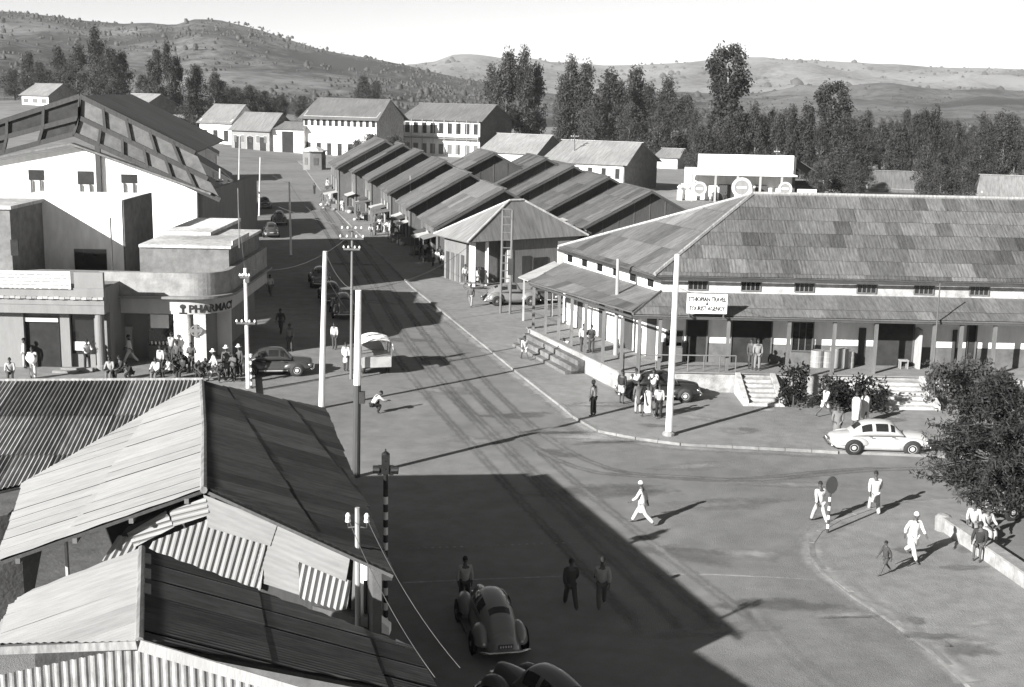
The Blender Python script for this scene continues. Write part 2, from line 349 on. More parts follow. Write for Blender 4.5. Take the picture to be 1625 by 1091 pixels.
def hill(name, sil, df, dc, m, seed, amp, ex=1.25, back=.6, keep=False):
    us = [-500 + i * 14 for i in range(190)]; sl = [(-500, sil[0][1])] + sil + [(2300, sil[-1][1])]; rows = 34; b = MB(); vs = []
    for u in us:
        for (a, va), (c, vc) in zip(sl, sl[1:]):
            if a <= u <= c: v = va + (vc - va) * ((u - a) / (c - a)); break
        d = ray(u, 140); d = V3(d.x, d.y, 0).normalized(); hz = D(u, v, dc).z
        for j in range(rows + 1):
            t = j / rows * 1.25
            dist = df + (dc - df) * t
            h = hz * (t ** ex) if t <= 1 else hz * (1 - ((t - 1) / .25) ** 2 * back)
            p = d * dist; k = noise.fractal((p.x * .004 + seed, p.y * .003, seed), 1., 2., 5) * amp * min(t * 2, 1) * (0.35 if .9 < t < 1.1 else 1)
            k -= abs(noise.noise((p.x * .006 + seed * 3, p.y * .0015, 2.))) * amp * .7 * min(1, 4 * t * abs(1 - t))
            p = V3(p.x, p.y, max(h + k, -.3) if j else -.3); vs.append(p)
            if -100 < u < 1750 and .15 < t < 1.02: (HILLPTS if keep else FARPTS).append(p)
    n = rows + 1; fs = [(i * n + j, (i + 1) * n + j, (i + 1) * n + j + 1, i * n + j + 1) for i in range(len(us) - 1) for j in range(rows)]
    b.add(vs, fs); return struct(b.build(name, m, smooth=True))
hill('hill', [(12, 25), (60, 27), (100, 32), (150, 37), (200, 40), (240, 38), (280, 41), (310, 33), (350, 34), (400, 47), (450, 62), (500, 77), (540, 84), (600, 94), (680, 112), (760, 128), (860, 145), (1000, 160), (1200, 170)], 480, 1700, 'scrub', 3.3, 14, keep=True)
hill('hill', [(500, 130), (640, 105), (690, 98), (722, 87), (745, 86), (800, 93), (870, 99), (950, 104), (1030, 105), (1100, 97), (1150, 92), (1200, 93), (1300, 98), (1400, 105), (1500, 109), (1600, 113)], 2600, 4600, 'grassland', 8.1, 25, 1.0)
hill('hill', [(500, 150), (700, 150), (800, 165), (1000, 160), (1080, 150), (1150, 150), (1200, 152), (1280, 138), (1350, 141), (1430, 140), (1500, 148), (1560, 142), (1620, 146), (1800, 140)], 700, 2300, 'scrubfar', 5.7, 16, 1.1)
# bushes and trees scattered over the near hill, too many to count
b = MB()
for k in range(17000):
    p = random.choice(HILLPTS); q = p + V3(random.uniform(-14, 14), random.uniform(-20, 20), -.3)
    if q.y < 640 or noise.noise((q.x * .008, q.y * .005, 1.)) < random.uniform(-.3, .25): continue
    s = min(3.6, .85 * math.exp(random.gauss(.25, .5))) * (.6 + .4 * min(1., q.y / 1500)); hh = s * random.uniform(.8, 1.5); n = 6; vs = []
    for (rr, zz) in ((.9, -.25), (1., .35), (.55, .9)):
        for i in range(n):
            a = 2 * math.pi * i / n; r = s * rr * random.uniform(.6, 1.15); vs.append(q + V3(r * math.cos(a), r * math.sin(a), hh * zz * random.uniform(.75, 1.2)))
    vs.append(q + V3(0, 0, hh * 1.1))
    b.add(vs, [(r * n + i, r * n + (i + 1) % n, (r + 1) * n + (i + 1) % n, (r + 1) * n + i) for r in range(2) for i in range(n)] + [(2 * n + i, 2 * n + (i + 1) % n, 3 * n) for i in range(n)])
stuff(tag(b.build('hill_scrub', 'leaf', c=.045, smooth=True), 'dark scrub and small trees scattered over the left hillside', 'scrub'))
b = MB()
for k in range(9000):
    p = random.choice(FARPTS); far = p.y > 2400; q = p + V3(random.uniform(-60, 60), random.uniform(-50, 50), -.5 - (1.5 if far else 0))
    if noise.noise((q.x * .0035, q.y * .0025, 4.)) < random.uniform(-.2, .35): continue
    s = (4. if far else 2.1 * (p.y / 2000)) * math.exp(random.gauss(.0, .45)); n = 5; vs = []
    for (rr, zz) in ((1., -.2), (.8, .6)):
        for i in range(n): a = 2 * math.pi * i / n; r = s * rr * random.uniform(.6, 1.3); vs.append(q + V3(r * math.cos(a), r * math.sin(a), s * zz * random.uniform(.7, 1.2)))
    vs.append(q + V3(0, 0, s)); b.add(vs, [(i, (i + 1) % n, n + (i + 1) % n, n + i) for i in range(n)] + [(n + i, n + (i + 1) % n, 2 * n) for i in range(n)])
stuff(tag(b.build('far_scrub', 'leaf', c=.035, smooth=True), 'dark scrub dotted over the far right hills', 'scrub'))
# rising ground on the far left
b = MB(); n = 30
def rise_z(x, y): return max(0., 11.5 * math.exp(-(((x + 150) / 95) ** 2 + ((y - 450) / 130) ** 2) * 1.0) - .6)
vs = [V3(-420 + 540 * i / n, 200 + 420 * j / n, 0) for i in range(n + 1) for j in range(n + 1)]
b.add([V3(p.x, p.y, rise_z(p.x, p.y) - .3 if rise_z(p.x, p.y) <= 0 else rise_z(p.x, p.y)) for p in vs], [(i * (n + 1) + j, (i + 1) * (n + 1) + j, (i + 1) * (n + 1) + j + 1, i * (n + 1) + j + 1) for i in range(n) for j in range(n)])
struct(b.build('terrain', 'earth', smooth=True))

# ------------------------------------------------------------------ trees
def leaf_quads(b, c, R, n, ls, rng, droop=.5, asp=2.2):
    for _ in range(n):
        while True:
            p = V3(rng.uniform(-1, 1), rng.uniform(-1, 1), rng.uniform(-1, 1))
            if p.length < 1: break
        p = V3(p.x * R[0], p.y * R[1], p.z * R[2]) + c
        a = V3(rng.gauss(0, 1), rng.gauss(0, 1), rng.gauss(0, 1) - droop * 2).normalized(); s = a.cross(V3(rng.gauss(0, 1), rng.gauss(0, 1), rng.gauss(0, 1))).normalized()
        l = ls * rng.uniform(.6, 1.4); w_ = l / asp
        b.add([p, p + a * l * .5 + s * w_ * .5, p + a * l, p + a * l * .5 - s * w_ * .5], [(0, 1, 2, 3)])
def euc(seed, prof, nc, nl, lean=0., h=20., cs=.068, ls=.5):
    rng = random.Random(seed); tr = MB(); cr = MB()
    axis = lambda t: V3(lean * h * t * t + .25 * math.sin(t * 5 + seed), .2 * math.cos(t * 4 + seed), h * t)
    tr.tube([axis(t / 10) for t in range(10)], [.34 * (1 - t / 10.5) + .04 for t in range(10)], 7)
    for k in range(nc):
        t = rng.uniform(0, 1); t = prof[0][0] + (prof[-1][0] - prof[0][0]) * t
        for (t0, r0), (t1, r1) in zip(prof, prof[1:]):
            if t0 <= t <= t1: r = r0 + (r1 - r0) * (t - t0) / (t1 - t0); break
        a = rng.uniform(0, 6.283); rr = r * h * math.sqrt(rng.uniform(.05, 1)); c = axis(t) + V3(math.cos(a) * rr, math.sin(a) * rr, 0)
        if k % 3 == 0: tr.tube([axis(max(.1, t - .12)), c], [.09, .03], 4, False)
        s = cs * h * rng.uniform(.55, 1.35); leaf_quads(cr, c, (s * .8, s * .8, s * 1.2), nl * 3, ls, rng)
    return tr.mesh('trunk', True), cr.mesh('crown')
EUC = [euc(1, [(.22, .05), (.45, .13), (.75, .09), (1., .015)], 60, 34, .02), euc(2, [(.15, .08), (.4, .17), (.7, .11), (.97, .03)], 66, 34, -.04),
       euc(3, [(.3, .06), (.55, .14), (.8, .12), (1., .03)], 56, 36, .06), euc(4, [(.1, .12), (.35, .22), (.65, .2), (.95, .06)], 84, 34, 0., cs=.09),
       euc(5, [(.28, .05), (.34, .15), (.48, .15), (.58, .07), (.66, .06), (.74, .13), (.88, .15), (1., .07)], 120, 36, -.03, cs=.06)]
def tree(name, kind, u, vt, dist, wpx, label, group, tint=.036, base=None, cat='tree', bark=.13):
    p = D(u, vt, dist); z0 = rise_z(p.x, dist) if base is None else base; h = p.z - z0
    t = thing(name, label, cat, (p.x, p.y, z0), random.uniform(0, 6.28) if kind != 4 else .4, group)
    ref = [.26, .34, .28, .44, .34][kind] * 20; sx = (1.0 if kind != 3 else .95) * (wpx * dist / F) / ref
    M = t.matrix_basis @ Matrix.Diagonal((sx, sx, h / 20., 1)); t.matrix_basis = M
    obj('trunk', EUC[kind][0], 'bark', t, bark, local=True); obj('crown', EUC[kind][1], 'leaf', t, tint * random.uniform(.85, 1.2), local=True)
    return t
ORD = ['first', 'second', 'third', 'fourth', 'fifth', 'sixth', 'seventh', 'eighth', 'ninth', 'tenth', 'eleventh', 'twelfth']
def relabel(group, text):
    g = sorted([o for o in COL.objects if o.get('group') == group], key=lambda o: o.matrix_basis.translation.x / o.matrix_basis.translation.y)
    for i, o in enumerate(g): o['label'] = ORD[i] + ' from the left of the ' + text
gl = 'eucalyptus trees on the rising ground at the left'
for (u, vt, d, wp, k) in [(148, 46, 400, 42, 1), (176, 76, 390, 46, 3), (120, 72, 410, 38, 1), (193, 82, 395, 30, 0), (92, 74, 430, 26, 0), (45, 84, 440, 26, 0), (62, 98, 430, 34, 3), (75, 110, 430, 40, 3), (106, 100, 420, 40, 3), (20, 110, 430, 40, 3)]:
    tree('eucalyptus_tree', k, u, vt, d, wp, 'tall dark eucalyptus in the clump behind the gabled white building, left of the shed roof', gl)
for (u, vt, d, wp, k) in [(247, 78, 370, 26, 0), (266, 68, 370, 28, 1), (276, 92, 372, 30, 1), (240, 96, 380, 26, 0)]:
    tree('eucalyptus_tree', k, u, vt, d, wp, 'narrow eucalyptus in the group rising right behind the long-roofed house at upper left', 'narrow eucalyptus group')
for (u, vt, d, wp, k) in [(312, 103, 380, 40, 3), (338, 116, 390, 34, 1), (300, 150, 330, 36, 3), (228, 118, 420, 30, 3), (352, 128, 400, 40, 3), (372, 138, 400, 40, 3), (395, 135, 410, 36, 3), (420, 144, 410, 36, 3), (444, 150, 420, 30, 3), (480, 152, 430, 34, 3)]:
    tree('dark_tree', k, u, vt, d, wp, 'dark bushy tree behind the small houses at the end of the street', 'trees behind the small houses')
for (u, vt, d, wp, k) in [(578, 120, 420, 34, 3), (598, 128, 420, 32, 3)]:
    tree('dark_tree', k, u, vt, d, wp, 'round dark tree rising behind the roof of the two-storey white house', 'round trees behind the white house')
for (u, vt, d, wp, k) in [(806, 82, 330, 44, 0), (836, 80, 330, 46, 1), (850, 105, 335, 40, 1), (790, 110, 335, 34, 2)]:
    tree('eucalyptus_tree', k, u, vt, d, wp, 'tall eucalyptus in the pair-like clump behind the brick-gabled balcony house', 'tall clump behind the balcony house')
for (u, vt, d, wp, k) in [(908, 94, 330, 52, 1), (930, 100, 330, 40, 0), (962, 114, 325, 60, 1), (985, 128, 325, 46, 3), (1012, 108, 335, 44, 0), (1035, 136, 330, 44, 1), (1066, 126, 330, 46, 1), (1092, 150, 330, 44, 3), (895, 130, 330, 40, 3), (945, 150, 320, 50, 3), (1050, 165, 315, 50, 3), (1000, 165, 315, 50, 3)]:
    tree('eucalyptus_tree', k, u, vt, d, wp, 'wind-swept dark eucalyptus in the row behind the market and the light iron roofs', 'eucalyptus row behind the market')
tree('tall_tree', 4, 1160, 80, 250, 74, 'tallest tree, bare pale trunk with two rounded dark crowns above the garage', None, .03, bark=.16)
tree('dark_tree', 4, 1326, 136, 260, 62, 'tall dark double-crowned tree right of the garage, above the tree belt', None, .03)
gb = 'belt of trees along the right horizon'
rngb = random.Random(11)
for k in range(84):
    if rngb.random() < .1: continue
    u = 1095 + k * 6.5 + rngb.uniform(-6, 6); d = rngb.choice((225, 255, 290, 330)); vt = 190 + rngb.uniform(-20, 16) + (10 if u < 1200 else 0) + (6 if 1500 < u else 0) + (260 - d) * -.12
    tree('belt_tree', rngb.choice((0, 1, 1, 3, 3)), u, vt, d, rngb.uniform(26, 44), 'slim dark tree in the long belt of trees across the right horizon', gb, .034)
for (u, vt, d, wp) in [(1340, 232, 205, 60), (1300, 258, 200, 36), (1475, 228, 200, 46), (1495, 262, 180, 50), (1530, 268, 180, 50), (1560, 230, 215, 60), (1360, 255, 200, 40)]:
    tree('dark_tree', 3, u, vt, d, wp, 'low bushy dark tree just beyond the ridge of the tourist agency roof', 'bushy trees beyond the agency roof', .036)
for (u, vt, d, wp) in [(590, 212, 250, 60), (625, 214, 250, 50), (566, 222, 255, 36)]:
    tree('leafy_tree', 3, u, vt, d, wp, 'leafy tree in front of the two-storey white house, behind the market', 'leafy trees before the white house', .05)
relabel(gl, 'tall eucalyptus above the gabled white building'); relabel('narrow eucalyptus group', 'narrow eucalyptus behind the long-roofed house')
relabel('trees behind the small houses', 'dark trees behind the small street-end houses'); relabel('round trees behind the white house', 'round dark trees behind the two-storey white house')
relabel('tall clump behind the balcony house', 'tall eucalyptus beside the brick-gabled balcony house'); relabel('eucalyptus row behind the market', 'wind-swept eucalyptus behind the market roofs')
relabel('bushy trees beyond the agency roof', 'low bushy trees beyond the agency ridge'); relabel('leafy trees before the white house', 'leafy trees before the two-storey white house')
# ------------------------------------------------------------------ simple walls seen square on
def wrect(b, u0, v0, u1, v1, y, th):    # a wall panel at distance y filling a pixel rectangle
    x0, x1 = D(u0, (v0 + v1) / 2, y).x, D(u1, (v0 + v1) / 2, y).x; z1, z0 = D((u0 + u1) / 2, v0, y).z, D((u0 + u1) / 2, v1, y).z
    b.box(x0, x1, y, y + th, z0, z1); return (x0, x1, z0, z1)
def opening(parent, name, x0, x1, y, z0, z1, frame=.1, m='inside', panes=0, fc=.2, depth=.05, out=.03):
    f = MB(); t = frame
    for bx in ((x0 - t, x1 + t, z1, z1 + t), (x0 - t, x1 + t, z0 - t, z0), (x0 - t, x0, z0, z1), (x1, x1 + t, z0, z1)):
        f.box(bx[0], bx[1], y - out - depth, y - .002, bx[2], bx[3])
    fo = f.build(name, 'timber', parent, fc)
    MB().box(x0, x1, y - out, y - .004, z0, z1).build('pane' if m == 'glass' else 'dark_opening', m, fo)
    for k in range(1, panes):
        x = x0 + (x1 - x0) * k / panes; MB().box(x - .025, x + .025, y - out - .03, y - out - .002, z0, z1).build('glazing_bar', 'timber', fo, fc)
    return fo

# ------------------------------------------------------------------ houses and sheds (local frame: front along +x, depth +y)
def house(name, label, uL, vL, uR, ve, vr, deg, W, wall=.6, roof=.22, over=.7, gable=None, rows=(), group=None, z0=0., base=None, cat='house', hip=0., dado=None, balcony=None):
    o = G(uL, vL, z0); rz = math.radians(deg); dx, dy = math.cos(rz), math.sin(rz); r = ray(uR, vL); k = r.x / r.y
    L = (k * o.y - o.x) / (dx - k * dy); mid = o + V3(dx, dy, 0) * L / 2; back = mid + V3(-dy, dx, 0) * W / 2
    um = (uL + uR) / 2; he = D(um, ve, mid.y).z - z0; hr = max(D(um + 10, vr, back.y).z - z0, he + .8)
    t = thing(name, label, cat, o, rz, group); b = MB(); ev = he + over * (hr - he) / (W / 2)
    if gable is None: gable = wall
    b.box(0, L, 0, W, -1, ev - .06); b.build('wall', 'plaster', t, wall, M=WM(t))
    for x in ((-.002, .25), (L - .25, L + .002)):
        if hip: break
        g = MB(); g.solid([V3(x[0], -.002, -1), V3(x[0], W + .002, -1), V3(x[0], W + .002, ev - .05), V3(x[0], W / 2, hr - .12), V3(x[0], -.002, ev - .05)], V3(x[1] - x[0], 0, 0)); g.build('gable_wall', 'stain', t, gable, M=WM(t))
    Wm = WM(t); q = lambda x, y, z: Wm @ V3(x, y, z)
    rf = slab('roof_slope', [q(hip, W / 2, hr), q(L - hip, W / 2, hr), q(L + over, -over, he), q(-over, -over, he)], .1, 'ironfar', t, roof * .36)
    slab('roof_slope', [q(hip, W / 2 + .01, hr), q(L - hip, W / 2 + .01, hr), q(L + over, W + over, he), q(-over, W + over, he)], .1, 'ironfar', t, roof * .33)
    if hip:
        slab('roof_slope', [q(hip, W / 2, hr - .01), q(-over, -over, he - .01), q(-over, W + over, he - .01)], .1, 'ironfar', t, roof)
        slab('roof_slope', [q(L - hip, W / 2, hr - .01), q(L + over, -over, he - .01), q(L + over, W + over, he - .01)], .1, 'ironfar', t, roof)
    MB().beam(q(hip - .3, W / 2, hr + .05), q(L - hip + .3, W / 2, hr + .05), .4, .08).build('ridge_cap', 'ironfar', t, roof * .6)
    for (z0f, z1f, n, wd, dark) in rows:                     # heights as shares of the wall
        for i in range(n):
            x = L * (i + .5) / n; ww = L / n * wd / 2
            f = MB(); f.box(x - ww - .12, x + ww + .12, -.07, -.002, he * z0f - .1, he * z1f + .12); fo = f.build('window' if z0f > .08 else 'door', 'timber', t, .35, M=WM(t))
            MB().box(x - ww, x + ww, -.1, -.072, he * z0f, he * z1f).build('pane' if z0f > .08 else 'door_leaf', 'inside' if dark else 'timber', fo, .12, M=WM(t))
    if dado: MB().box(-.02, L + .02, -.03, -.001, -1, dado).build('dado', 'plaster', t, .2, M=WM(t))
    if balcony:
        bl = MB().box(0, L, -1.3, -.005, he * balcony - .2, he * balcony).build('balcony', 'timber', t, .2, M=WM(t))
        n = int(L / 3)
        MB().box(0, L, -1.28, -1.22, he * balcony + .25, he * balcony + 1.05).build('balustrade', 'timber', bl, .5, M=WM(t))
        for i in range(n + 1): MB().box(L * i / n - .08, L * i / n + .08, -1.3, -1.14, -.5, ev - .4).build('balcony_post', 'timber', bl, .3, M=WM(t))
    return t
zr = lambda u, v, d: rise_z(D(u, v, d).x, d)
house('rural_house', 'small house at far upper left with light iron roof and dark round window', 35, 172, 78, 152, 133, -32, 11, .5, .5, gable=.22, rows=[(.45, .75, 3, .5, 0)], z0=8.2)
house('rural_house', 'long-roofed house with pale iron roof and plank gable beside the narrow eucalyptus', 186, 186, 232, 166, 149, -34, 11, .45, .55, gable=.12, rows=[(.4, .8, 4, .55, 0)], z0=7.)
house('lean_to', 'low light-roofed shed just right of the long-roofed house', 246, 205, 285, 192, 183, -28, 8, .4, .5, z0=4.5, cat='shed')
house('street_house', 'white house with wide pale roof behind the poles at the street end', 318, 238, 368, 196, 166, -30, 11, .78, .45, rows=[(.35, .75, 3, .4, 1)])
house('street_house', 'dark-fronted house with sloping roof left of the little white shop', 368, 243, 428, 208, 179, -30, 10, .2, .42, rows=[(.05, .75, 3, .5, 1), (.5, .8, 5, .4, 0)])
house('little_shop', 'little white shop with tall dark doorway at the street end', 432, 246, 482, 205, 194, -12, 7, .78, .35, rows=[(.02, .9, 1, .35, 1)], cat='shop')
house('two_storey_house', 'white two-storey house with patchy roof and arched dark doorways', 482, 247, 598, 190, 157, -24, 13, .8, .3, over=1., gable=.3, rows=[(.04, .36, 7, .4, 1), (.82, .98, 12, .5, 1)])
house('balcony_house', 'two-storey house with long balcony and big dark brick gable', 640, 246, 762, 191, 165, -28, 16, .72, .34, over=1., gable=.1, rows=[(.62, .92, 9, .5, 1), (.08, .34, 9, .5, 0)], balcony=.52)
house('warehouse', 'long pale iron roof behind the market, left of the two light roofs', 762, 262, 850, 243, 213, -30, 15, .5, .62, gable=.1, cat='warehouse')
house('warehouse', 'pale-roofed warehouse with white front and dark plank gable with two holes', 862, 300, 990, 259, 224, -27, 15, .75, .6, gable=.12, rows=[(.5, .85, 6, .3, 1)], cat='warehouse')
house('cottage', 'small pale roof peeping between the warehouse gable and the garage', 1040, 268, 1075, 250, 236, -25, 9, .6, .5, gable=.3)
house('cottage', 'streaky dark-roofed house beyond the agency ridge, right of the garage', 1372, 318, 1462, 305, 272, -14, 9, .5, .3, over=.8)
house('cottage', 'small bright white wall and roof above the streaky house', 1424, 284, 1458, 262, 253, -20, 7, .85, .6)
house('cottage', 'streaked light-roofed house at the right edge beyond the agency', 1555, 325, 1640, 312, 279, -16, 9, .4, .5)
# octagonal kiosk on the corner
c = G(499, 270); t = thing('street_kiosk', 'dark six-sided wooden kiosk with pale flat cap at the end of the street', 'kiosk', c)
b = MB(); pts = [(c.x + 2.3 * math.cos(k * math.pi / 3 + .3), c.y + 2.3 * math.sin(k * math.pi / 3 + .3)) for k in range(6)]; b.prism(pts, 0, 3.7); b.build('wall', 'timber', t, .16)
MB().prism([(c.x + (p[0] - c.x) * 1.2, c.y + (p[1] - c.y) * 1.2) for p in pts], 3.7, 3.95).build('eave', 'ironfar', t, .4)
MB().lathe([(2.5, 0), (1.2, .55), (.05, .8)], 6, Matrix.Translation((c.x, c.y, 3.95))).build('roof', 'ironfar', t, .45)
for k in (3, 4, 5):
    a, d2 = Vector(pts[k]), Vector(pts[(k + 1) % 6]); m_ = (a + d2) / 2; n_ = (m_ - c.xy).normalized()
    MB().beam(V3(*(a.lerp(d2, .3) + n_ * .04), 1.8), V3(*(a.lerp(d2, .7) + n_ * .04), 1.8), .06, 1.4).build('shutter', 'timber', t, .1)

# garage with round tyre signs
Y = 198.
t = thing('garage', 'flat white garage with canopy and big round tyre signs beyond the market', 'garage', (D(1180, 300, Y).x, Y, 0))
b = MB(); x0, x1 = D(1106, 300, Y).x, D(1257, 300, Y).x; zt, zb = D(1180, 246, Y).z, D(1180, 275, Y).z
MB().box(x0, x1, Y, Y + .3, zb, zt).build('parapet', 'plaster', t, .85)
b = MB(); b.box(x0 - .2, x1, Y + .3, Y + 14, -.5, zb); b.build('wall', 'plaster', t, .7)
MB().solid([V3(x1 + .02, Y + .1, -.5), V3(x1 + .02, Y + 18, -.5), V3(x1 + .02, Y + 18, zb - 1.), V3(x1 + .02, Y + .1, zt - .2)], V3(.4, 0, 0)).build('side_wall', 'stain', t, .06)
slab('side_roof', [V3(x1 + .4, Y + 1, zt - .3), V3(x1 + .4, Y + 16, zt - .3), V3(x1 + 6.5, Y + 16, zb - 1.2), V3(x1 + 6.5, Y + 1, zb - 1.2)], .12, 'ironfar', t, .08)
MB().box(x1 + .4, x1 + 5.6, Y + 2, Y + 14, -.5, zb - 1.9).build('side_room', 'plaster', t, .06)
b = MB(); b.box(x0 - 2., x1 + .01, Y - 3.2, Y - .01, zb - .25, zb - .02); b.build('canopy', 'plaster', t, .55)
for u in (1098, 1135, 1170, 1206, 1240): x = D(u, 300, Y - 3).x; MB().box(x - .15, x + .15, Y - 3.1, Y - 2.8, 0, zb - .25).build('pillar', 'plaster', t, .3)
for k, (u, r) in enumerate([(1110, 1.1), (1177, 1.55), (1246, 1.05)]):
    p = D(u, 298 if r > 1.5 else 300, Y - 3.3); M_ = Matrix.Translation(p) @ Matrix.Rotation(math.pi / 2, 4, 'X')
    s = MB().lathe([(r * .72, -.1), (r * .72, .12), (r, .12), (r, -.1), (r * .72, -.1)], 28, M_).build('tyre_sign', 'plaster', t, .5)
    MB().lathe([(.001, .05), (r * .71, .05)], 28, M_).build('sign_face', 'plaster', s, .22)
    MB().box(p.x - r * .5, p.x + r * .5, p.y - .09, p.y - .055, p.z - .12, p.z + .16).build('lettering_band', 'plaster', s, .6)
for u, w_, h_ in ((1086, 1.2, 2.), (1094, 1., 2.6), (1122, 2.6, 1.8), (1140, 2.2, 1.6), (1195, 1.6, 2.), (1220, 1.8, 1.6), (1268, 3., 1.5)):
    p = G(u, 318); MB().box(p.x - w_ / 2, p.x + w_ / 2, Y - .25, Y + .28, 0.2, h_ + .6).build('white_panel', 'plaster', t, .8)
for u in (1150, 1207): x = D(u, 300, Y).x; MB().box(x - .9, x + .9, Y - .35, Y - .02, 0, 2.6).build('door', 'timber', t, .06)
for k, u in enumerate((1078, 1091, 1101)):
    p = G(u, 319); tt = thing('fuel_pump', ['white fuel pump leftmost of three before the garage', 'middle one of three white fuel pumps before the garage', 'white fuel pump nearest the tyre sign of the garage'][k], 'fuel pump', (p.x, p.y, 0))
    MB().box(p.x - .35, p.x + .35, p.y - .3, p.y + .3, 0, 1.7).build('cabinet', 'plaster', tt, .8)
    MB().lathe([(.05, 1.7), (.2, 1.75), (.42, 2.1), (.2, 2.45), (.02, 2.5)], 14, Matrix.Translation((p.x, p.y, 0))).build('globe', 'porcelain', tt)

# market sheds: ridge along the street, plank gables towards us
RA = math.atan(.222); RD = V3(-math.sin(RA), math.cos(RA), 0); CD = V3(math.cos(RA), math.sin(RA), 0)
def shed(label, apex, L, W, he, hr, roofc, group, wallc=.13, name='market_shed', doors=3, over=.55, fo=.75, left=True):
    o = apex - CD * W / 2 + RD * fo; o.z = 0; t = thing(name, label, 'shed', o, RA, group); M = WM(t)
    b = MB(); b.box(0, W, 0, L, -.4, he - .05); b.build('wall', 'timber', t, wallc, M=M)
    for y in (-.002, L - .2):
        MB().solid([V3(.05, y, he - .06), V3(W - .05, y, he - .06), V3(W / 2, y, hr - .2)], V3(0, .2, 0)).build('gable', 'timber', t, wallc * .9, M=M)
    q = lambda x, y, z: M @ V3(x, y, z); dz = over * (hr - he) / (W / 2)
    for s in (0, 1):
        xe = -over if s == 0 else W + over
        pq = [q(W / 2, -fo, hr), q(W / 2, L + fo, hr), q(xe, L + fo, he - dz), q(xe, -fo, he - dz)]
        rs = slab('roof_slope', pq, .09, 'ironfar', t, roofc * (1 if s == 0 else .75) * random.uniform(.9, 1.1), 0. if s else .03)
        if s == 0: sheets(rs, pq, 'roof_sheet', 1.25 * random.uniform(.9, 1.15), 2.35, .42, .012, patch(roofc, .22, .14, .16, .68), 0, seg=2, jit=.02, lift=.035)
    MB().beam(q(W / 2, -fo, hr + .03), q(W / 2, L + fo, hr + .03), .45, .07).build('ridge_cap', 'ironfar', t, roofc * 1.1)
    for s in (0, 1): MB().beam(q(W / 2, -fo + .02, hr - .16), q(-over if s == 0 else W + over, -fo + .02, he - dz - .16), .06, .2).build('barge_board', 'timber', t, .05)
    n = int(W / 1.6)
    for i in range(1, n):                                   # plank divisions of the gable
        x = W * i / n; MB().box(x - .05, x + .05, -.05, -.004, 0, he + (hr - he) * (1 - abs(x - W / 2) / (W / 2)) - .35).build('gable_batten', 'timber', t, wallc * random.uniform(.5, 1.8), M=M)
    nd = doors
    for i in range(nd):                                     # shop openings on the street side
        y = L * (i + .5) / nd; ww = L / nd * .27; z1 = he * .68
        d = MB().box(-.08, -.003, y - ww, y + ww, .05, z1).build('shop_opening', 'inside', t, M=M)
        MB().box(-.9, -.1, y - ww * .9, y - ww * .2, .05, .9).build('counter', 'timber', d, random.choice((.06, .12, .2)), M=M)
        MB().box(-.16, -.082, y + ww, y + ww + .9, .05, z1).build('shutter', 'timber', t, random.choice((.08, .14, .22, .3)), M=M)
    for i in range(nd):                                     # awnings and goods before the shops
        y = L * (i + random.uniform(.35, .65)) / nd; ww = random.uniform(.9, 1.6); ex = random.uniform(1.1, 2.); zz = random.uniform(2.1, 2.6)
        slab('awning', [q(-.1, y - ww, zz + .35), q(-.1, y + ww, zz + .35), q(-ex, y + ww, zz), q(-ex, y - ww, zz - .1)], .05, 'cloth' if i % 2 else 'ironfar', t, random.choice((.07, .12, .2, .4)))
        for k2 in range(2): MB().box(-ex - .04, -ex + .04, y + ww * (1.9 * k2 - .95) - .04, y + ww * (1.9 * k2 - .95) + .04, 0, zz - .1).build('awning_pole', 'timber', t, .15, M=M)
        for k2 in range(3): yy = y + random.uniform(-ww, ww); sz = random.uniform(.2, .4); xx = -random.uniform(.5, ex); MB().ell((xx, yy, sz * .6 + .1), (sz, sz, sz * .7), 8, 5).build('goods_sack', 'cloth', t, random.choice((.08, .2, .35, .5)), smooth=True, M=M)
    for i in range(nd + 1): y = L * i / nd; MB().box(-.2, -.02, y - .09, y + .09, 0, he - .1).build('post', 'timber', t, .16, M=M)
    return t
gm = 'market sheds along the street'
ap = [(801, 300), (746, 275), (708, 256), (670, 240), (640, 229), (612, 223)]
lb = ['nearest gabled market shed in the street row, just behind the hip-roofed market house', 'second gabled market shed from the hip-roofed market house in the street row', 'third gabled market shed from the hip-roofed market house in the street row', 'fourth gabled market shed from the hip-roofed market house in the street row', 'fifth gabled market shed from the hip-roofed market house, near the kiosk', 'farthest gabled market shed of the street row, beside the kiosk']
HRS = [7.2, 7.75, 8.3, 8.8, 9.2, 9.5]
A = [G(u, v, h) for (u, v), h in zip(ap, HRS)]
for i, a in enumerate(A):
    L = ((A[i + 1] - a).length - 1.6) if i < 5 else 14.
    shed(lb[i], a, max(8., min(L, 20.)) - 2.6, 12.2, HRS[i] - 3.4, HRS[i], .105 * random.uniform(.85, 1.2), gm, .1)
ap2 = [(1036, 303), (968, 281), (911, 263), (868, 251), (786, 243)]
lb2 = ['nearest gabled shed of the inner market row, beside the agency roof', 'second shed from the agency in the inner market row', 'third shed from the agency in the inner market row, pole behind it', 'fourth shed from the agency in the inner market row', 'farthest shed of the inner market row, before the balcony house']
HR2 = [6.4, 7.1, 7.8, 8.4, 8.9]
A2 = [G(u, v, h) for (u, v), h in zip(ap2, HR2)]
for i, a in enumerate(A2): shed(lb2[i], a, min(max((A2[min(i + 1, 4)] - a).length - 4.5, 9.), 16.), 13.4, HR2[i] - 3.5, HR2[i], .09 * random.uniform(.85, 1.2), 'inner row of market sheds', .06)
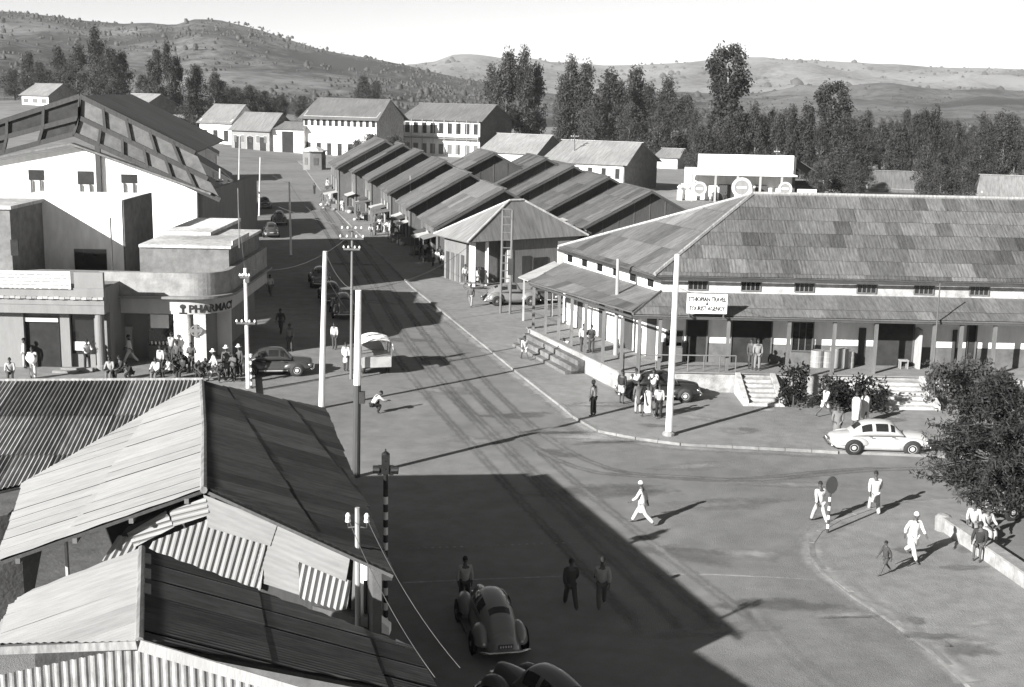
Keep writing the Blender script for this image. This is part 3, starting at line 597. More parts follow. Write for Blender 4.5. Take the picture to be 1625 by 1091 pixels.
# sheds on the shady side of the street
lb3 = ['dark gabled shed right behind the big white gable building', 'second dark shed beyond the white gable building on the shady side', 'third dark shed beyond the white gable building on the shady side', 'farthest dark shed on the shady side of the street']
for i, (u, v) in enumerate([(520, 391), (503, 348), (490, 321), (442, 277)]):
    a = G(u, v) - V3(1, 1, 0) * (8.2 * 1.707); a.z = 8.2; shed(lb3[i], a - RD * 12, 11.5, 11., 5., 8.2, .17, 'sheds on the shady side', .06)

# hip-roofed market house at the corner of the row
ze = 3.9; C1, C2, C3 = G(688, 372, ze), G(742, 385, ze), G(934, 374, ze); zr_ = 7.0
t = thing('market_house', 'hip-roofed market house with open corner, nearest in the market row', 'market house', ((C1 + C3) / 2).xy.to_3d())
C4 = C1 + (C3 - C2); R0 = G(808, 319, zr_); R1 = R0 + (C3 - C2).normalized() * 1.5
for pts, cc in (([R0, C1, C2], .2), ([R0, R1, C3, C2], .15), ([R1, C3, C4], .14), ([R0, R1, C4, C1], .14)): slab('roof_slope', pts, .1, 'ironfar', t, cc)
MB().tube([R0 + V3(0, 0, .03), R1 + V3(0, 0, .03)], .12, 6).build('ridge_cap', 'ironfar', t, .35)
for a in (C2, C1): MB().tube([R0 + V3(0, 0, .03), a + V3(0, 0, .04)], .09, 6).build('hip_cap', 'ironfar', t, .38)
MB().tube([R1 + V3(0, 0, .03), C3 + V3(0, 0, .04)], .09, 6).build('hip_cap', 'ironfar', t, .38)
ins = lambda p, k=.86: ((C1 + C2 + C3 + C4) / 4).lerp(p, k)
I1, I2, I3, I4 = [ins(p) for p in (C1, C2, C3, C4)]
J2 = I2.lerp(I3, .3)
b = MB(); b.prism([p.xy for p in (I1.lerp(I2, .75), J2 + (I1 - I2) * .25, J2, I3, I4, I1)], 0, ze + .3); b.build('wall', 'timber', t, .17)
b = MB(); b.prism([(I1.lerp(I2, .75)).xy, (I1.lerp(I2, .75) + (I3 - I2) * .12).xy, (I2 + (I3 - I2) * .12).xy, I2.xy], 0, .25); b.build('plinth', 'kerb', t)
for p in (I2, I2.lerp(I3, .12), I1.lerp(I2, .9)): MB().box(p.x - .14, p.x + .14, p.y - .14, p.y + .14, 0, ze + .2).build('pillar', 'plaster', t, .65)
dr = (I3 - I2).normalized(); nr = V3(dr.y, -dr.x, 0)
def face_panel(a, c_, f0, f1, z0, z1, nm, m, cc, off=.05):
    d_ = (c_ - a); n_ = V3(d_.y, -d_.x, 0).normalized(); p0, p1 = a + d_ * f0, a + d_ * f1
    bb = MB(); q0 = [V3(p0.x, p0.y, z0), V3(p1.x, p1.y, z0), V3(p1.x, p1.y, z1), V3(p0.x, p0.y, z1)]; bb.solid([p + n_ * .004 for p in q0], n_ * off); return bb.build(nm, m, t, cc)
face_panel(I2, I3, .31, .36, .1, 3., 'white_door', 'plaster', .75); face_panel(I2, I3, .45, .53, .1, 2.4, 'door', 'timber', .05); face_panel(I2, I3, .56, .7, 1., 2.2, 'window', 'inside', None)
face_panel(I2, I3, .8, .985, 1.3, 3.5, 'whitewashed_panel', 'plaster', .85); face_panel(I2, I3, .74, .985, .05, 1.25, 'dark_dado', 'plaster', .1)
for k in range(4): face_panel(I1, I2, .08 + k * .17, .18 + k * .17, .05, 2.5, 'door', 'timber', random.choice((.05, .1, .3)))

# ------------------------------------------------------------------ travel agency on the corner
Yp, Yv, Yw, Ye = 67.2, 67.7, 69.9, 69.4
zE = D(1150, 440, Ye).z; P0 = G(1036, 434, zE); P0.y = Ye; P1 = G(886, 393, zE); XR = 44.
ym = (Ye + P1.y) / 2; AP = D(1195, 309, ym)
ag = thing('agency_building', 'tourist agency with patchwork iron hip roof and pillared veranda on the corner', 'building', (20, Yw, 0))
E0, E1 = V3(XR, Ye, zE), V3(XR, P1.y, zE); RX = V3(XR, ym, AP.z)
tf = patina(.1, 2.7); tl = patina(.12, 5.1)
d1 = slab('roof_slope', [AP, RX, E0, P0], .08, 'timber', ag, .1, .02)
sheets(d1, [AP, RX, E0, P0], 'roof_sheet', .98, 1.16, .2, .014, tf, 0, seg=2, jit=.02, lift=.03, stag=.43)
d2 = slab('roof_slope', [AP, P0, P1], .08, 'timber', ag, .1, .02)
sheets(d2, [AP, P0, P1], 'roof_sheet', 1.1, 2.2, .2, .014, tl, 0, seg=2, jit=.01, lift=.03)
slab('roof_slope', [AP, RX, E1, P1], .1, 'ironfar', ag, .14)
MB().tube([AP + V3(0, 0, .06), RX + V3(0, 0, .06)], .13, 6).build('ridge_cap', 'iron', ag, .26)
MB().tube([AP + V3(0, 0, .06), P0 + V3(0, 0, .07)], .12, 6).build('hip_cap', 'iron', ag, .24)
MB().tube([AP + V3(0, 0, .06), P1 + V3(0, 0, .07)], .1, 6).build('hip_cap', 'iron', ag, .3)
for a, c_ in ((P0, E0), (P1, P0)): MB().beam(a + V3(0, 0, -.17), c_ + V3(0, 0, -.17), .08, .16).build('gutter', 'metal', ag, .05)
sd_ = (P1 - P0).normalized(); sn = V3(-sd_.y, sd_.x, 0)                       # side wall direction, outward normal (left)
if sn.x > 0: sn = -sn
W0 = V3(P0.x, Yw, 0) - sn * .45 ; W0.y = Yw; W1 = P1 - sn * .45
zT = D(1250, 468, Yw).z; zF = 1.2
b = MB(); b.prism([(W0.x, W0.y), (XR - .3, Yw), (XR - .3, P1.y - .5), (W1.x, W1.y)], zT - .3, zE - .05); b.build('upper_wall', 'rubble', ag, .36)
b = MB(); b.prism([(W0.x, W0.y), (XR - .3, Yw), (XR - .3, P1.y - .5), (W1.x, W1.y)], zF - .5, zT - .3); b.build('wall', 'plaster', ag, .74)
zD = D(1300, 548, Yw).z
b = MB(); b.box(W0.x + .02, XR - .31, Yw - .03, Yw - .003, zF, zD); b.build('dado', 'stain', ag, .1)
for u in (1093, 1177, 1262, 1361, 1452, 1540):
    x = D(u, 455, Yw).x; opening(ag, 'window', x, x + 1., Yw, zE - .78, zE - .24, .06, 'glass', 4, .12)
for k in range(6):                                                            # upper side windows
    a = W0.lerp(W1, .06 + k * .168); c_ = W0.lerp(W1, .06 + k * .168 + .055)
    bb = MB(); bb.solid([V3(a.x, a.y, zE - .85), V3(c_.x, c_.y, zE - .85), V3(c_.x, c_.y, zE - .25), V3(a.x, a.y, zE - .25)], sn * .04); bb.build('window', 'glass', ag)
b = MB(); a, c_ = W0 + sn * .004, W1 + sn * .004; b.solid([V3(a.x, a.y, zT), V3(c_.x, c_.y, zT), V3(c_.x, c_.y, zE - .1), V3(a.x, a.y, zE - .1)], sn * .012); b.build('upper_side_wall', 'rubble', ag, .72)
# front openings
for nm, u0, u1, v0, m_ in (('doorway', 1089, 1120, 508, 'inside'), ('doorway', 1160, 1222, 508, 'inside'), ('doorway', 1387, 1447, 512, 'inside'), ('doorway', 1534, 1546, 515, 'inside')):
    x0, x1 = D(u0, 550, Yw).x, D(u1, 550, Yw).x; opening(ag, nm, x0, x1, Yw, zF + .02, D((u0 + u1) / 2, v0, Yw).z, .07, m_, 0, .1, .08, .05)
for u0, u1 in ((1257, 1288),):
    x0, x1 = D(u0, 540, Yw).x, D(u1, 540, Yw).x; opening(ag, 'window', x0, x1, Yw, zF + .85, D(u0, 512, Yw).z, .07, 'glass', 3, .1, .08, .05)
x0, x1 = D(1057, 540, Yw).x, D(1082, 540, Yw).x; opening(ag, 'window', x0, x1, Yw, D(1070, 549, Yw).z, D(1070, 526, Yw).z, .05, 'inside', 0, .1)
MB().box(D(1450, 550, Yw).x, D(1453, 550, Yw).x + .05, Yw - .9, Yw - .06, zF, zF + 2.3).build('door_leaf', 'timber', ag, .35)
MB().box(D(1510, 550, Yw).x, D(1517, 550, Yw).x, Yw - .07, Yw - .032, zF, zF + 2.2).build('door', 'timber', ag, .05)
MB().box(D(1361, 550, Yw).x, D(1364, 550, Yw).x + .3, Yw - .07, Yw - .032, zF, zF + 2.2).build('door', 'timber', ag, .05)
# veranda
zV = D(1300, 506, Yv - .3).z; Q0 = G(1003, 498, zV); Q0.y = Yv - .3; Q1 = G(840, 448, zV); QR = V3(XR, Yv - .3, zV)
T0, T1, TR = V3(W0.x, W0.y, zT), V3(W1.x, W1.y, zT), V3(XR, Yw, zT)
vr = slab('veranda_roof', [T0 + V3(0, -.01, 0), TR + V3(0, -.01, 0), QR, Q0], .06, 'timber', ag, .12, .02)
sheets(vr, [T0 + V3(0, -.01, 0), TR + V3(0, -.01, 0), QR, Q0], 'veranda_sheet', 1.0, 1.65, .2, .014, patch(.125, .18, .12, .08), 0, seg=2, jit=.01, lift=.03)
vl = slab('veranda_roof', [T0, T1, Q1, Q0], .06, 'timber', ag, .12, .02)
sheets(vl, [T0, T1, Q1, Q0], 'veranda_sheet', 1.0, 1.9, .2, .014, patch(.125, .18, .12, .08), 0, seg=2, jit=.01, lift=.03)
MB().tube([T0 + V3(0, 0, .06), Q0 + V3(0, 0, .06)], .08, 6).build('hip_cap', 'iron', ag, .12)
for a, c_ in ((Q0, QR), (Q1, Q0)): MB().beam(a + V3(0, .12, -.14), c_ + V3(0, .12, -.14), .1, .12).build('veranda_beam', 'timber', ag, .06)
qd = (Q1 - Q0).normalized()
for u in (1046, 1154, 1250, 1322, 1388, 1480, 1523, 1576, 1660):
    x = D(u, 560, Yv).x; MB().box(x - .09, x + .09, Yv - .09, Yv + .09, zF, zV - .1).build('veranda_post', 'timber', ag, .12)
for u, v in ((846, 523), (865, 531), (886, 541), (906, 551), (928, 562), (956, 576), (985, 590), (1012, 592)):
    p = G(u, v, zF); MB().box(p.x - .09, p.x + .09, p.y - .09, p.y + .09, .1 if u < 900 else zF - .3, zV - .15).build('veranda_post', 'timber', ag, .13)
S0, S1 = G(983, 592, zF), G(840, 521, zF)
pf = MB().prism([(S0.x, Yp), (XR, Yp), (XR, Yw + .3), (W0.x, Yw + .3), (W1.x + 1, W1.y), (S1.x - .1, S1.y)], -.1, zF).build('platform', 'rubble', ag, .3)
MB().prism([(S0.x - .12, Yp - .12), (XR, Yp - .12), (XR, Yw), (W0.x, Yw), (W1.x + .4, W1.y), (S1.x - .22, S1.y)], zF + .003, zF + .06).build('platform_floor', 'pavement', pf)
for k in range(3):                                                            # broad ledges along the side
    o_ = sn * (.4 + .4 * k); z_ = zF - .3 - .3 * k
    MB().prism([((S0.lerp(S1, .35) + o_).x, (S0.lerp(S1, .35) + o_).y), ((S0.lerp(S1, .35)).x, (S0.lerp(S1, .35)).y), (S1.x, S1.y), ((S1 + o_).x, (S1 + o_).y)], .05, z_).build('ledge', 'rubble', ag, .14)
# side lower wall: white and dark bays
for k, (f0, f1, cc, z0, z1) in enumerate([(.02, .1, .1, zF, zT - .5), (.12, .2, .8, zF, 3.4), (.24, .33, .06, zF, zT - .6), (.36, .5, .8, zF, zT - .7), (.53, .58, .06, zF, zT - .6), (.6, .74, .82, zF, zT - .8), (.77, .82, .08, zF, 3.), (.84, .97, .3, 2.3, zT - .6), (.84, .97, .8, zF, 2.3)]):
    a, c_ = W0.lerp(W1, f0) + sn * .005, W0.lerp(W1, f1) + sn * .005
    bb = MB(); bb.solid([V3(a.x, a.y, z0), V3(c_.x, c_.y, z0), V3(c_.x, c_.y, z1 - .002 * k), V3(a.x, a.y, z1 - .002 * k)], sn * (.04 if cc > .5 else .06)); bb.build('wall_panel' if cc > .2 else 'door', 'plaster', ag, cc)
# railing on the corner
rl = MB(); rp = [S0 + V3(.25, .35, 0), V3(D(1168, 590, Yp).x, Yp + .2, zF)]; 
rl = MB().tube([rp[0] + V3(0, 0, .95), rp[1] + V3(0, 0, .95)], .035, 6).build('railing', 'metal', ag, .15)
for k in range(8): p = rp[0].lerp(rp[1], k / 7); MB().tube([p, p + V3(0, 0, .95)], .03, 6).build('railing_post', 'metal', rl, .15)
# stairs
def stairs(label, u0, u1, yf, n, run, cheek=True):
    x0, x1 = D(u0, 620, yf).x, D(u1, 620, yf).x; t = thing('stairs', label, 'stairs', ((x0 + x1) / 2, yf, KZ))
    for k in range(n):
        z1 = KZ + (zF - KZ) * (k + 1) / (n + 1); y0 = yf + run * k
        MB().box(x0, x1, y0, Yp - .14, KZ if k == 0 else KZ + (zF - KZ) * k / (n + 1) + .002, z1).build('step', 'rubble', t, .36)
    if cheek:
        for x in (x0 - .3, x1 + .02): MB().solid([V3(x, yf, KZ), V3(x, Yp - .14, KZ), V3(x, Yp - .14, zF + .1), V3(x, yf, KZ + .3)], V3(.28, 0, 0)).build('cheek_wall', 'rubble', t, .4)
stairs('dark-edged steps up to the agency door near the hedge', 1190, 1238, Yp - 3., 6, .45)
stairs('broad white steps up to the agency porch, right of the hedge', 1400, 1486, Yp - 3.1, 6, .46)
# sign
Ys = Yv - .75; x0, x1 = D(1090, 482, Ys).x, D(1154, 482, Ys).x; z1, z0 = D(1120, 467, Ys).z, D(1120, 498, Ys).z
t = thing('agency_sign', 'white board on the veranda roof lettered ETHIOPIAN TRAVEL & TOURIST AGENCY', 'sign', ((x0 + x1) / 2, Ys, z0))
bd = MB().box(x0, x1, Ys, Ys + .06, z0, z1).build('board', 'plaster', t, .8)
for txt, zz, sz in (('ETHIOPIAN TRAVEL', .72, .295), ('&', .5, .22), ('TOURIST AGENCY', .25, .295)):
    me = text_mesh(txt, sz, .01); M_ = Matrix.Translation(((x0 + x1) / 2, Ys - .012, z0 + (z1 - z0) * zz)) @ Matrix.Rotation(math.pi / 2, 4, 'X') @ Matrix.Diagonal((.78 if sz > .25 else 1, 1.15, 1, 1)); obj('lettering', me, 'ink', bd, None, M_)
for x in (x0 + .15, x1 - .15): MB().beam((x, Ys + .1, z0 - .25), (x, Ys + .1, z1), .06, .06).build('bracket', 'timber', t, .1)
for x in (x0 + .15, x1 - .15): MB().beam((x, Ys + .13, z0 - .22), (x, Ys + 1.2, z0 + .12), .05, .05).build('strut', 'timber', t, .1)
# barrels and crates on the porch
for k, (u, w_, h_, cc) in enumerate([(1295, .35, .95, .22), (1312, .3, .9, .2), (1330, .45, 1.15, .25), (1346, .28, .95, .45), (1433, .28, .7, .25)]):
    p = D(u, 585, Yw - .75); lab = ['grey drum on the porch left of the boxes', 'short grey drum beside the porch window', 'tall grey crate on the agency porch', 'pale drum standing right of the crate on the porch', 'small stool by the open porch door'][k]
    if k in (2,): o = MB().box(p.x - w_, p.x + w_, p.y - .3, p.y + .3, zF + .06, zF + h_).build('crate', 'timber', None, cc); tag(o, lab, 'crate')
    elif k == 4:
        o = thing('stool', lab, 'stool', (p.x, p.y, zF + .06)); MB().box(p.x - .25, p.x + .25, p.y - .2, p.y + .2, zF + .5, zF + .56).build('seat', 'timber', o, .3)
        for sx in (-.2, .2):
            for sy in (-.15, .15): MB().box(p.x + sx - .03, p.x + sx + .03, p.y + sy - .03, p.y + sy + .03, zF + .06, zF + .5).build('leg', 'timber', o, .25)
    else: o = MB().lathe([(.001, 0), (w_, 0), (w_ * 1.06, h_ * .33), (w_, h_ * .36), (w_ * 1.06, h_ * .66), (w_, h_ * .69), (w_, h_), (.001, h_ - .02)], 16, Matrix.Translation((p.x, p.y, zF + .06))).build('drum', 'metal', None, cc); tag(o, lab, 'drum')
# white outbuilding at the right end of the porch
house('white_annex', 'bright white wall at the right end of the agency porch', 1556, 592, 1660, 540, 530, -4, 2.2, .85, .2, over=.15, z0=0, cat='annex')
# small canopy beside the market house
t = thing('canopy', 'small iron canopy on posts between market house and agency', 'canopy', G(855, 478))
c0, c1, c2, c3 = G(822, 440, 3.1), G(838, 446, 3.1), G(893, 424, 3.6), G(880, 416, 3.6)
slab('canopy_roof', [c0, c1, c2, c3], .06, 'ironfar', t, .35)
for p in (c0.lerp(c1, .6), c2.lerp(c1, .3), c3.lerp(c0, .2)): MB().box(p.x - .07, p.x + .07, p.y - .07, p.y + .07, 0, 3.05).build('post', 'timber', t, .3)
# hedges before the platform
def bush(name, label, c, R, nc, nl, ls, tint, group=None, seed=1, cat='hedge', stems=5):
    rng = random.Random(seed); t = thing(name, label, cat, c, 0, group); cr = MB(); st = MB()
    for k in range(nc):
        a = rng.uniform(0, 6.283); r = math.sqrt(rng.uniform(0, 1)); z = rng.uniform(.15, 1) ; q = V3(math.cos(a) * r * R[0] * (1.1 - .4 * z), math.sin(a) * r * R[1], z * R[2])
        leaf_quads(cr, c + q, (R[0] * .18 + .12, R[1] * .2 + .12, R[2] * .2), nl, ls, rng, droop=-.4)
        if k % max(1, nc // stems) == 0: st.tube([c + V3(q.x * .3, q.y * .3, 0), c + q], [.04, .015], 5, False)
    st.build('stem', 'bark', t, .08); cr.build('foliage', 'leaf', t, tint); return t
for k, (u, v, rx, h_) in enumerate([(1262, 650, .85, 2.0), (1325, 655, 1.0, 1.5), (1352, 657, 1.1, 1.6), (1380, 658, 1.0, 1.7)]):
    p = G(u, v, KZ); bush('dark_shrub', ['dark spiky shrub left of the walking white figure, beside the steps', 'dark shrub behind the white figure walking before the platform', 'dark shrub in the middle of the hedge below the porch', 'dark shrub at the foot of the broad white steps'][k], V3(p.x, p.y + .5, KZ), (rx, .6, h_), 34, 34, .2, .013, 'shrubs below the porch', 20 + k, 'shrub')

# ------------------------------------------------------------------ pharmacy corner
Yk = G(90, 588, .2).y; YP = G(260, 574, .2).y
t = thing('corner_shop', 'low flat-roofed shop with long pale signboard left of the pharmacy', 'shop', (D(90, 500, Yk).x, Yk, .2)); sh = t
xa, xb = D(-60, 500, Yk).x, D(166, 500, Yk).x; zt = D(90, 457, Yk).z
b = MB(); b.box(xa, xb, Yk + .9, Yk + 7, .1, zt); b.build('wall', 'plaster', t, .19)
zl = D(90, 484, Yk).z; MB().box(xa, xb, Yk - .02, Yk + .898, zl, zt).build('fascia', 'plaster', t, .2)
for k in range(26):                                                          # row of cornice tiles
    x = xa + (xb - xa) * (k + .5) / 26; MB().box(x - .14, x + .14, Yk - .16, Yk - .022, zl + .33 + .02 * (k % 2), zl + .46 + .02 * (k % 2)).build('cornice_tile', 'plaster', t, random.uniform(.2, .4))
MB().box(xa, xb - .02, Yk + .02, Yk + .895, zl - .5, zl - .003).build('lintel', 'plaster', t, .2)
zs1 = D(60, 430, Yk).z
x1 = D(112, 445, Yk - .1).x; sg = MB().box(xa, x1, Yk - .12, Yk - .03, zt - .06, zs1).build('signboard', 'plaster', t, .5)
rr = random.Random(5)
for r_ in range(5):
    x = xa + .1
    while x < x1 - .3:
        l = rr.uniform(.12, .45); z = zs1 - .2 - r_ * .19; MB().box(x, min(x + l, x1 - .1), Yk - .126, Yk - .121, z - .03, z + .03).build('faded_mark', 'plaster', sg, .22); x += l + .12
MB().box(D(117, 445, Yk).x, xb - .02, Yk + .02, Yk + .3, zt + .004, D(140, 433, Yk).z).build('parapet', 'plaster', t, .2)
zq = zl - .5
for u0, u1 in ((-60, 38), (96, 111), (150, 153)):
    MB().box(D(u0, 550, Yk + .5).x, D(u1, 550, Yk + .5).x, Yk + .6, Yk + .897, .12, zq).build('pier', 'plaster', t, .2)
p = D(158, 540, Yk + .2); MB().lathe([(.3, .1), (.3, .35), (.24, .4), (.24, zq - .05), (.3, zq)], 16, Matrix.Translation((p.x, Yk + .35, .1))).build('column', 'plaster', t, .18)
x0, x1 = D(40, 550, Yk + .8).x, D(95, 550, Yk + .8).x; d_ = MB().box(x0, x1, Yk + .84, Yk + .899, .2, zq - .35).build('doorway', 'inside', t)
MB().box(x0, x1, Yk + .7, Yk + .838, zq - .62, zq - .36).build('shop_blind', 'plaster', d_, .45)
x0, x1 = D(112, 550, Yk + .8).x, D(150, 550, Yk + .8).x; d_ = MB().box(x0, x1, Yk + .84, Yk + .899, 1.0, zq - .1).build('shop_window', 'glass', t)
MB().box(x0 + .2, x1 - .3, Yk + .80, Yk + .838, 1.2, 1.7).build('white_blind', 'plaster', d_, .6)
for k, (u0, u1) in enumerate([(90, 130), (100, 150)]): MB().box(D(u0, 590, Yk).x, D(u1, 590, Yk).x, Yk - .7 + .35 * k, Yk - .36 + .35 * k, .19, .32 + .1 * k).build('step', 'kerb', t)

ph = thing('pharmacy', 'round-cornered pharmacy with cross emblem and PHARMACY lettering', 'shop', (D(300, 570, YP).x, YP, .2))
xs, xf = D(160, 520, YP).x, D(296, 520, YP).x; R_ = D(368, 520, YP + 2.).x - xf
def plan(r, n=14, back=13., xs_=None): return [V3(xs if xs_ is None else xs_, YP + R_ - r, 0)] + [V3(xf + r * math.sin(a), YP + R_ - r * math.cos(a), 0) for a in [math.pi / 2 * k / n for k in range(n + 1)]] + [V3(xf + r, YP + back, 0)]
def band(name, r0, r1, z0, z1, m, cc, parent, back=13., pl=None):
    a, c_ = (pl or plan)(r0, back=back), (pl or plan)(r1, back=back); return MB().prism([p.xy for p in a] + [p.xy for p in reversed(c_)], z0, z1).build(name, m, parent, cc)
zPt, zPc, zB1, zB0 = D(280, 434, YP).z, D(270, 470, YP).z, D(280, 477, YP).z, D(280, 499, YP).z
band('parapet', R_, R_ - .3, zPc, zPt, 'stain', .24, ph)
band('canopy', R_ + .35, R_ - .3, zPc - .14, zPc - .004, 'plaster', .2, ph)
band('name_band', R_ - .02, R_ - .5, zB0, zPc - .145, 'plaster', .4, ph)
MB().prism([p.xy for p in plan(R_ - .31)] + [V3(xs, YP + 13, 0).xy], zPc - .1, zPc + .25).build('roof_deck', 'pavement', ph)
band('wall', R_ - .9, R_ - 1.2, .1, zB0, 'plaster', .2, ph)
def arcpos(u, r): # position along plan radius r where pixel column u meets it
    best = None
    for k in range(200):
        a = math.pi / 2 * k / 199; p = V3(xf + r * math.sin(a), YP + R_ - r * math.cos(a), 2.); x = 812.5 + F * p.x / p.y
        if best is None or abs(x - u) < best[0]: best = (abs(x - u), a)
    return best[1]
def pier(u0, u1, cc, nm):
    a0, a1 = arcpos(u0, R_), arcpos(u1, R_); n = 6; o_ = [V3(xf + (R_ - .05) * math.sin(a), YP + R_ - (R_ - .05) * math.cos(a), 0) for a in [a0 + (a1 - a0) * k / n for k in range(n + 1)]]; i_ = [V3(xf + (R_ - .95) * math.sin(a), YP + R_ - (R_ - .95) * math.cos(a), 0) for a in [a0 + (a1 - a0) * k / n for k in range(n + 1)]]
    return MB().prism([p.xy for p in o_] + [p.xy for p in reversed(i_)], .1, zB0 - .002).build(nm, 'plaster', ph, cc)
xw0, xw1, xw2 = D(232, 530, YP).x, D(276, 530, YP).x, D(297, 530, YP).x
MB().box(xs, D(165, 530, YP).x, YP + .05, YP + 1.1, .1, zB0 - .002).build('pier', 'plaster', ph, .3)
MB().box(xw1, xf + .02, YP + .05, YP + 1., .1, zB0 - .002).build('pier', 'plaster', ph, .85)
pier(298, 318, .85, 'pier'); pier(360, 372, .6, 'pier')
MB().box(xw0, xw1 - .003, YP + .2, YP + .9, .1, 1.1).build('shop_front', 'plaster', ph, .1)
sw = MB().box(xw0, xw1 - .003, YP + .5, YP + .56, 1.1, zB0 - .003).build('shop_window', 'glass', ph)
MB().box(xw0 + .15, xw1 - .4, YP + .42, YP + .498, 2.1, 2.9).build('poster', 'plaster', sw, .6)
for k in range(6): x = xw0 + .2 + k * .22; MB().lathe([(.001, 1.32), (.05, 1.3), (.05, 1.12), (.001, 1.11)], 8, Matrix.Translation((x, YP + .42, 0))).build('display_jar', 'porcelain', sw)
MB().box(D(184, 550, YP).x, D(205, 550, YP).x, YP + .6, YP + .9, .2, 2.1).build('door', 'timber', ph, .35)
a0, a1 = arcpos(319, R_), arcpos(359, R_)
# lettering wrapped round the name band
def wrap(me, r, a_c, zc, nm, par):
    for v in me.vertices:
        s_, h_, dd = v.co.x, v.co.y, v.co.z; arc0 = a_c * r + s_
        if arc0 < 0: v.co = V3(xf + arc0, YP + R_ - r - dd, zc + h_)
        else: a = arc0 / r; v.co = V3(xf + (r + dd) * math.sin(a), YP + R_ - (r + dd) * math.cos(a), zc + h_)
    return obj(nm, me, 'ink', par)
zc = (zB0 + zPc - .14) / 2
wrap(text_mesh('PHARMACY', .62, .015, 'LEFT'), R_ + .0, (D(299, 490, YP).x - xf) / R_, zB0 + .3, 'lettering', ph)
tm = MB(); x = D(290, 490, YP).x; z = zB0 + .3
tm.box(x - .2, x + .2, YP - .03, YP + .01, z - .28, z - .2); tm.box(x - .05, x + .05, YP - .03, YP + .01, z - .2, z + .05); tm.ell((x, YP - .01, z + .15), (.17, .02, .14), 10, 6); tm.build('goblet_emblem', 'ink', ph)
ac = arcpos(301, R_); pc = V3(xf + (R_ - .04) * math.sin(ac), YP + R_ - (R_ - .04) * math.cos(ac), 2.05); M_ = Matrix.Translation(pc) @ Matrix.Rotation(ac, 4, 'Z')
b = MB(); b.box(-.1, .1, -.06, .02, -.38, .38, M_); b.box(-.38, -.102, -.06, .02, -.1, .1, M_); b.box(.102, .38, -.06, .02, -.1, .1, M_); b.build('cross_emblem', 'plaster', ph, .2)
b = MB(); b.lathe([(.27, -.02), (.32, -.02), (.32, .02), (.27, .02), (.27, -.02)], 20, M_ @ Matrix.Translation((0, -.03, 0)) @ Matrix.Rotation(math.pi / 2, 4, 'X')); b.build('cross_ring', 'plaster', ph, .25)
# upper storey behind it
Y4 = YP + 3.2; x0, x1 = D(222, 420, Y4).x, xf + R_ - .35; z4 = D(300, 394, Y4).z
us = MB().box(x0, x1, Y4, Y4 + 9, zPc + .25, z4).build('upper_storey', 'stain', ph, .16)
MB().box(x0 - .0, x1 + .15, Y4 - .12, Y4 + 9.1, z4 + .003, z4 + .18).build('flat_roof', 'rubble', us, .4)
z5 = D(285, 368, Y4 + 5).z; MB().box(x0, D(334, 360, Y4 + 5).x, Y4 + 5, Y4 + 14, z4 + .19, z5).build('roof_block', 'rubble', us, .55)
b = MB(); b.prism([(D(374, 400, Y4 + 1).x, Y4 + .2), (x1 + .1, Y4 + .3), (x1 + .1, Y4 + 5.), (D(374, 400, Y4 + 1).x, Y4 + 5)], z4 + .19, z4 + .45); b.build('roof_step', 'rubble', us, .5)
MB().tube([V3(D(377, 400, Y4).x, Y4 + .5, z4), V3(D(377, 400, Y4).x, Y4 + .5, z4 + 3.6)], .035, 6).build('aerial', 'metal', us, .15)

# white block and shade-casting neighbour
Y2 = Yk + 11.; t = thing('white_block', 'plain white flat-topped block with a diagonal shadow, behind the shop', 'building', (D(120, 400, Y2).x, Y2, 0))
x0, x1 = D(8, 380, Y2).x, D(195, 380, Y2).x; zt = D(120, 318, Y2).z
MB().box(x0, x1, Y2, Y2 + 6.5, 0, zt).build('wall', 'plaster', t, .8)
b = MB(); x2 = D(196, 380, Y2).x
MB().box(x1 + .003, x1 + .12, Y2 + .05, Y2 + 6.4, 0, zt + .05).build('side_wall', 'stain', t, .1)  # right face coloured dark to stand for its shade
MB().box(D(119, 420, Y2).x, D(170, 420, Y2).x, Y2 - .06, Y2 - .003, zt - 4.6, zt - 3.1).build('window', 'glass', t)
t = thing('neighbour_block', 'shadowed stone block at the left edge beside the white block', 'building', (D(25, 400, Y2 - 4).x, Y2 - 4, 0))
x0, x1 = D(-90, 380, Y2 - 4.8).x, D(22, 380, Y2 - 4.8).x; MB().box(x0, x1, Y2 - 5.2, Y2 - .02, 0, D(40, 330, Y2 - 4).z).build('wall', 'stain', t, .15)
MB().box(x0, x1 + .15, Y2 - 5.35, Y2 - .015, D(40, 330, Y2 - 4).z + .003, D(40, 330, Y2 - 4).z + .2).build('roof', 'rubble', t, .4)
MB().box(D(18, 400, Y2 - 5.2).x, D(30, 400, Y2 - 5.2).x, Y2 - 5.28, Y2 - 5.203, D(20, 405, Y2 - 5).z, D(20, 380, Y2 - 5).z).build('window', 'inside', t)
tag(MB().tube([V3(D(177, 390, Y2 - 1.5).x, Y2 - 1.5, zPt - 1.5), V3(D(177, 390, Y2 - 1.5).x, Y2 - 1.5, D(177, 346, Y2 - 1.5).z)], .05, 6).build('roof_pipe', 'metal', None, .06), 'thin dark pipe standing before the white block', 'pipe')

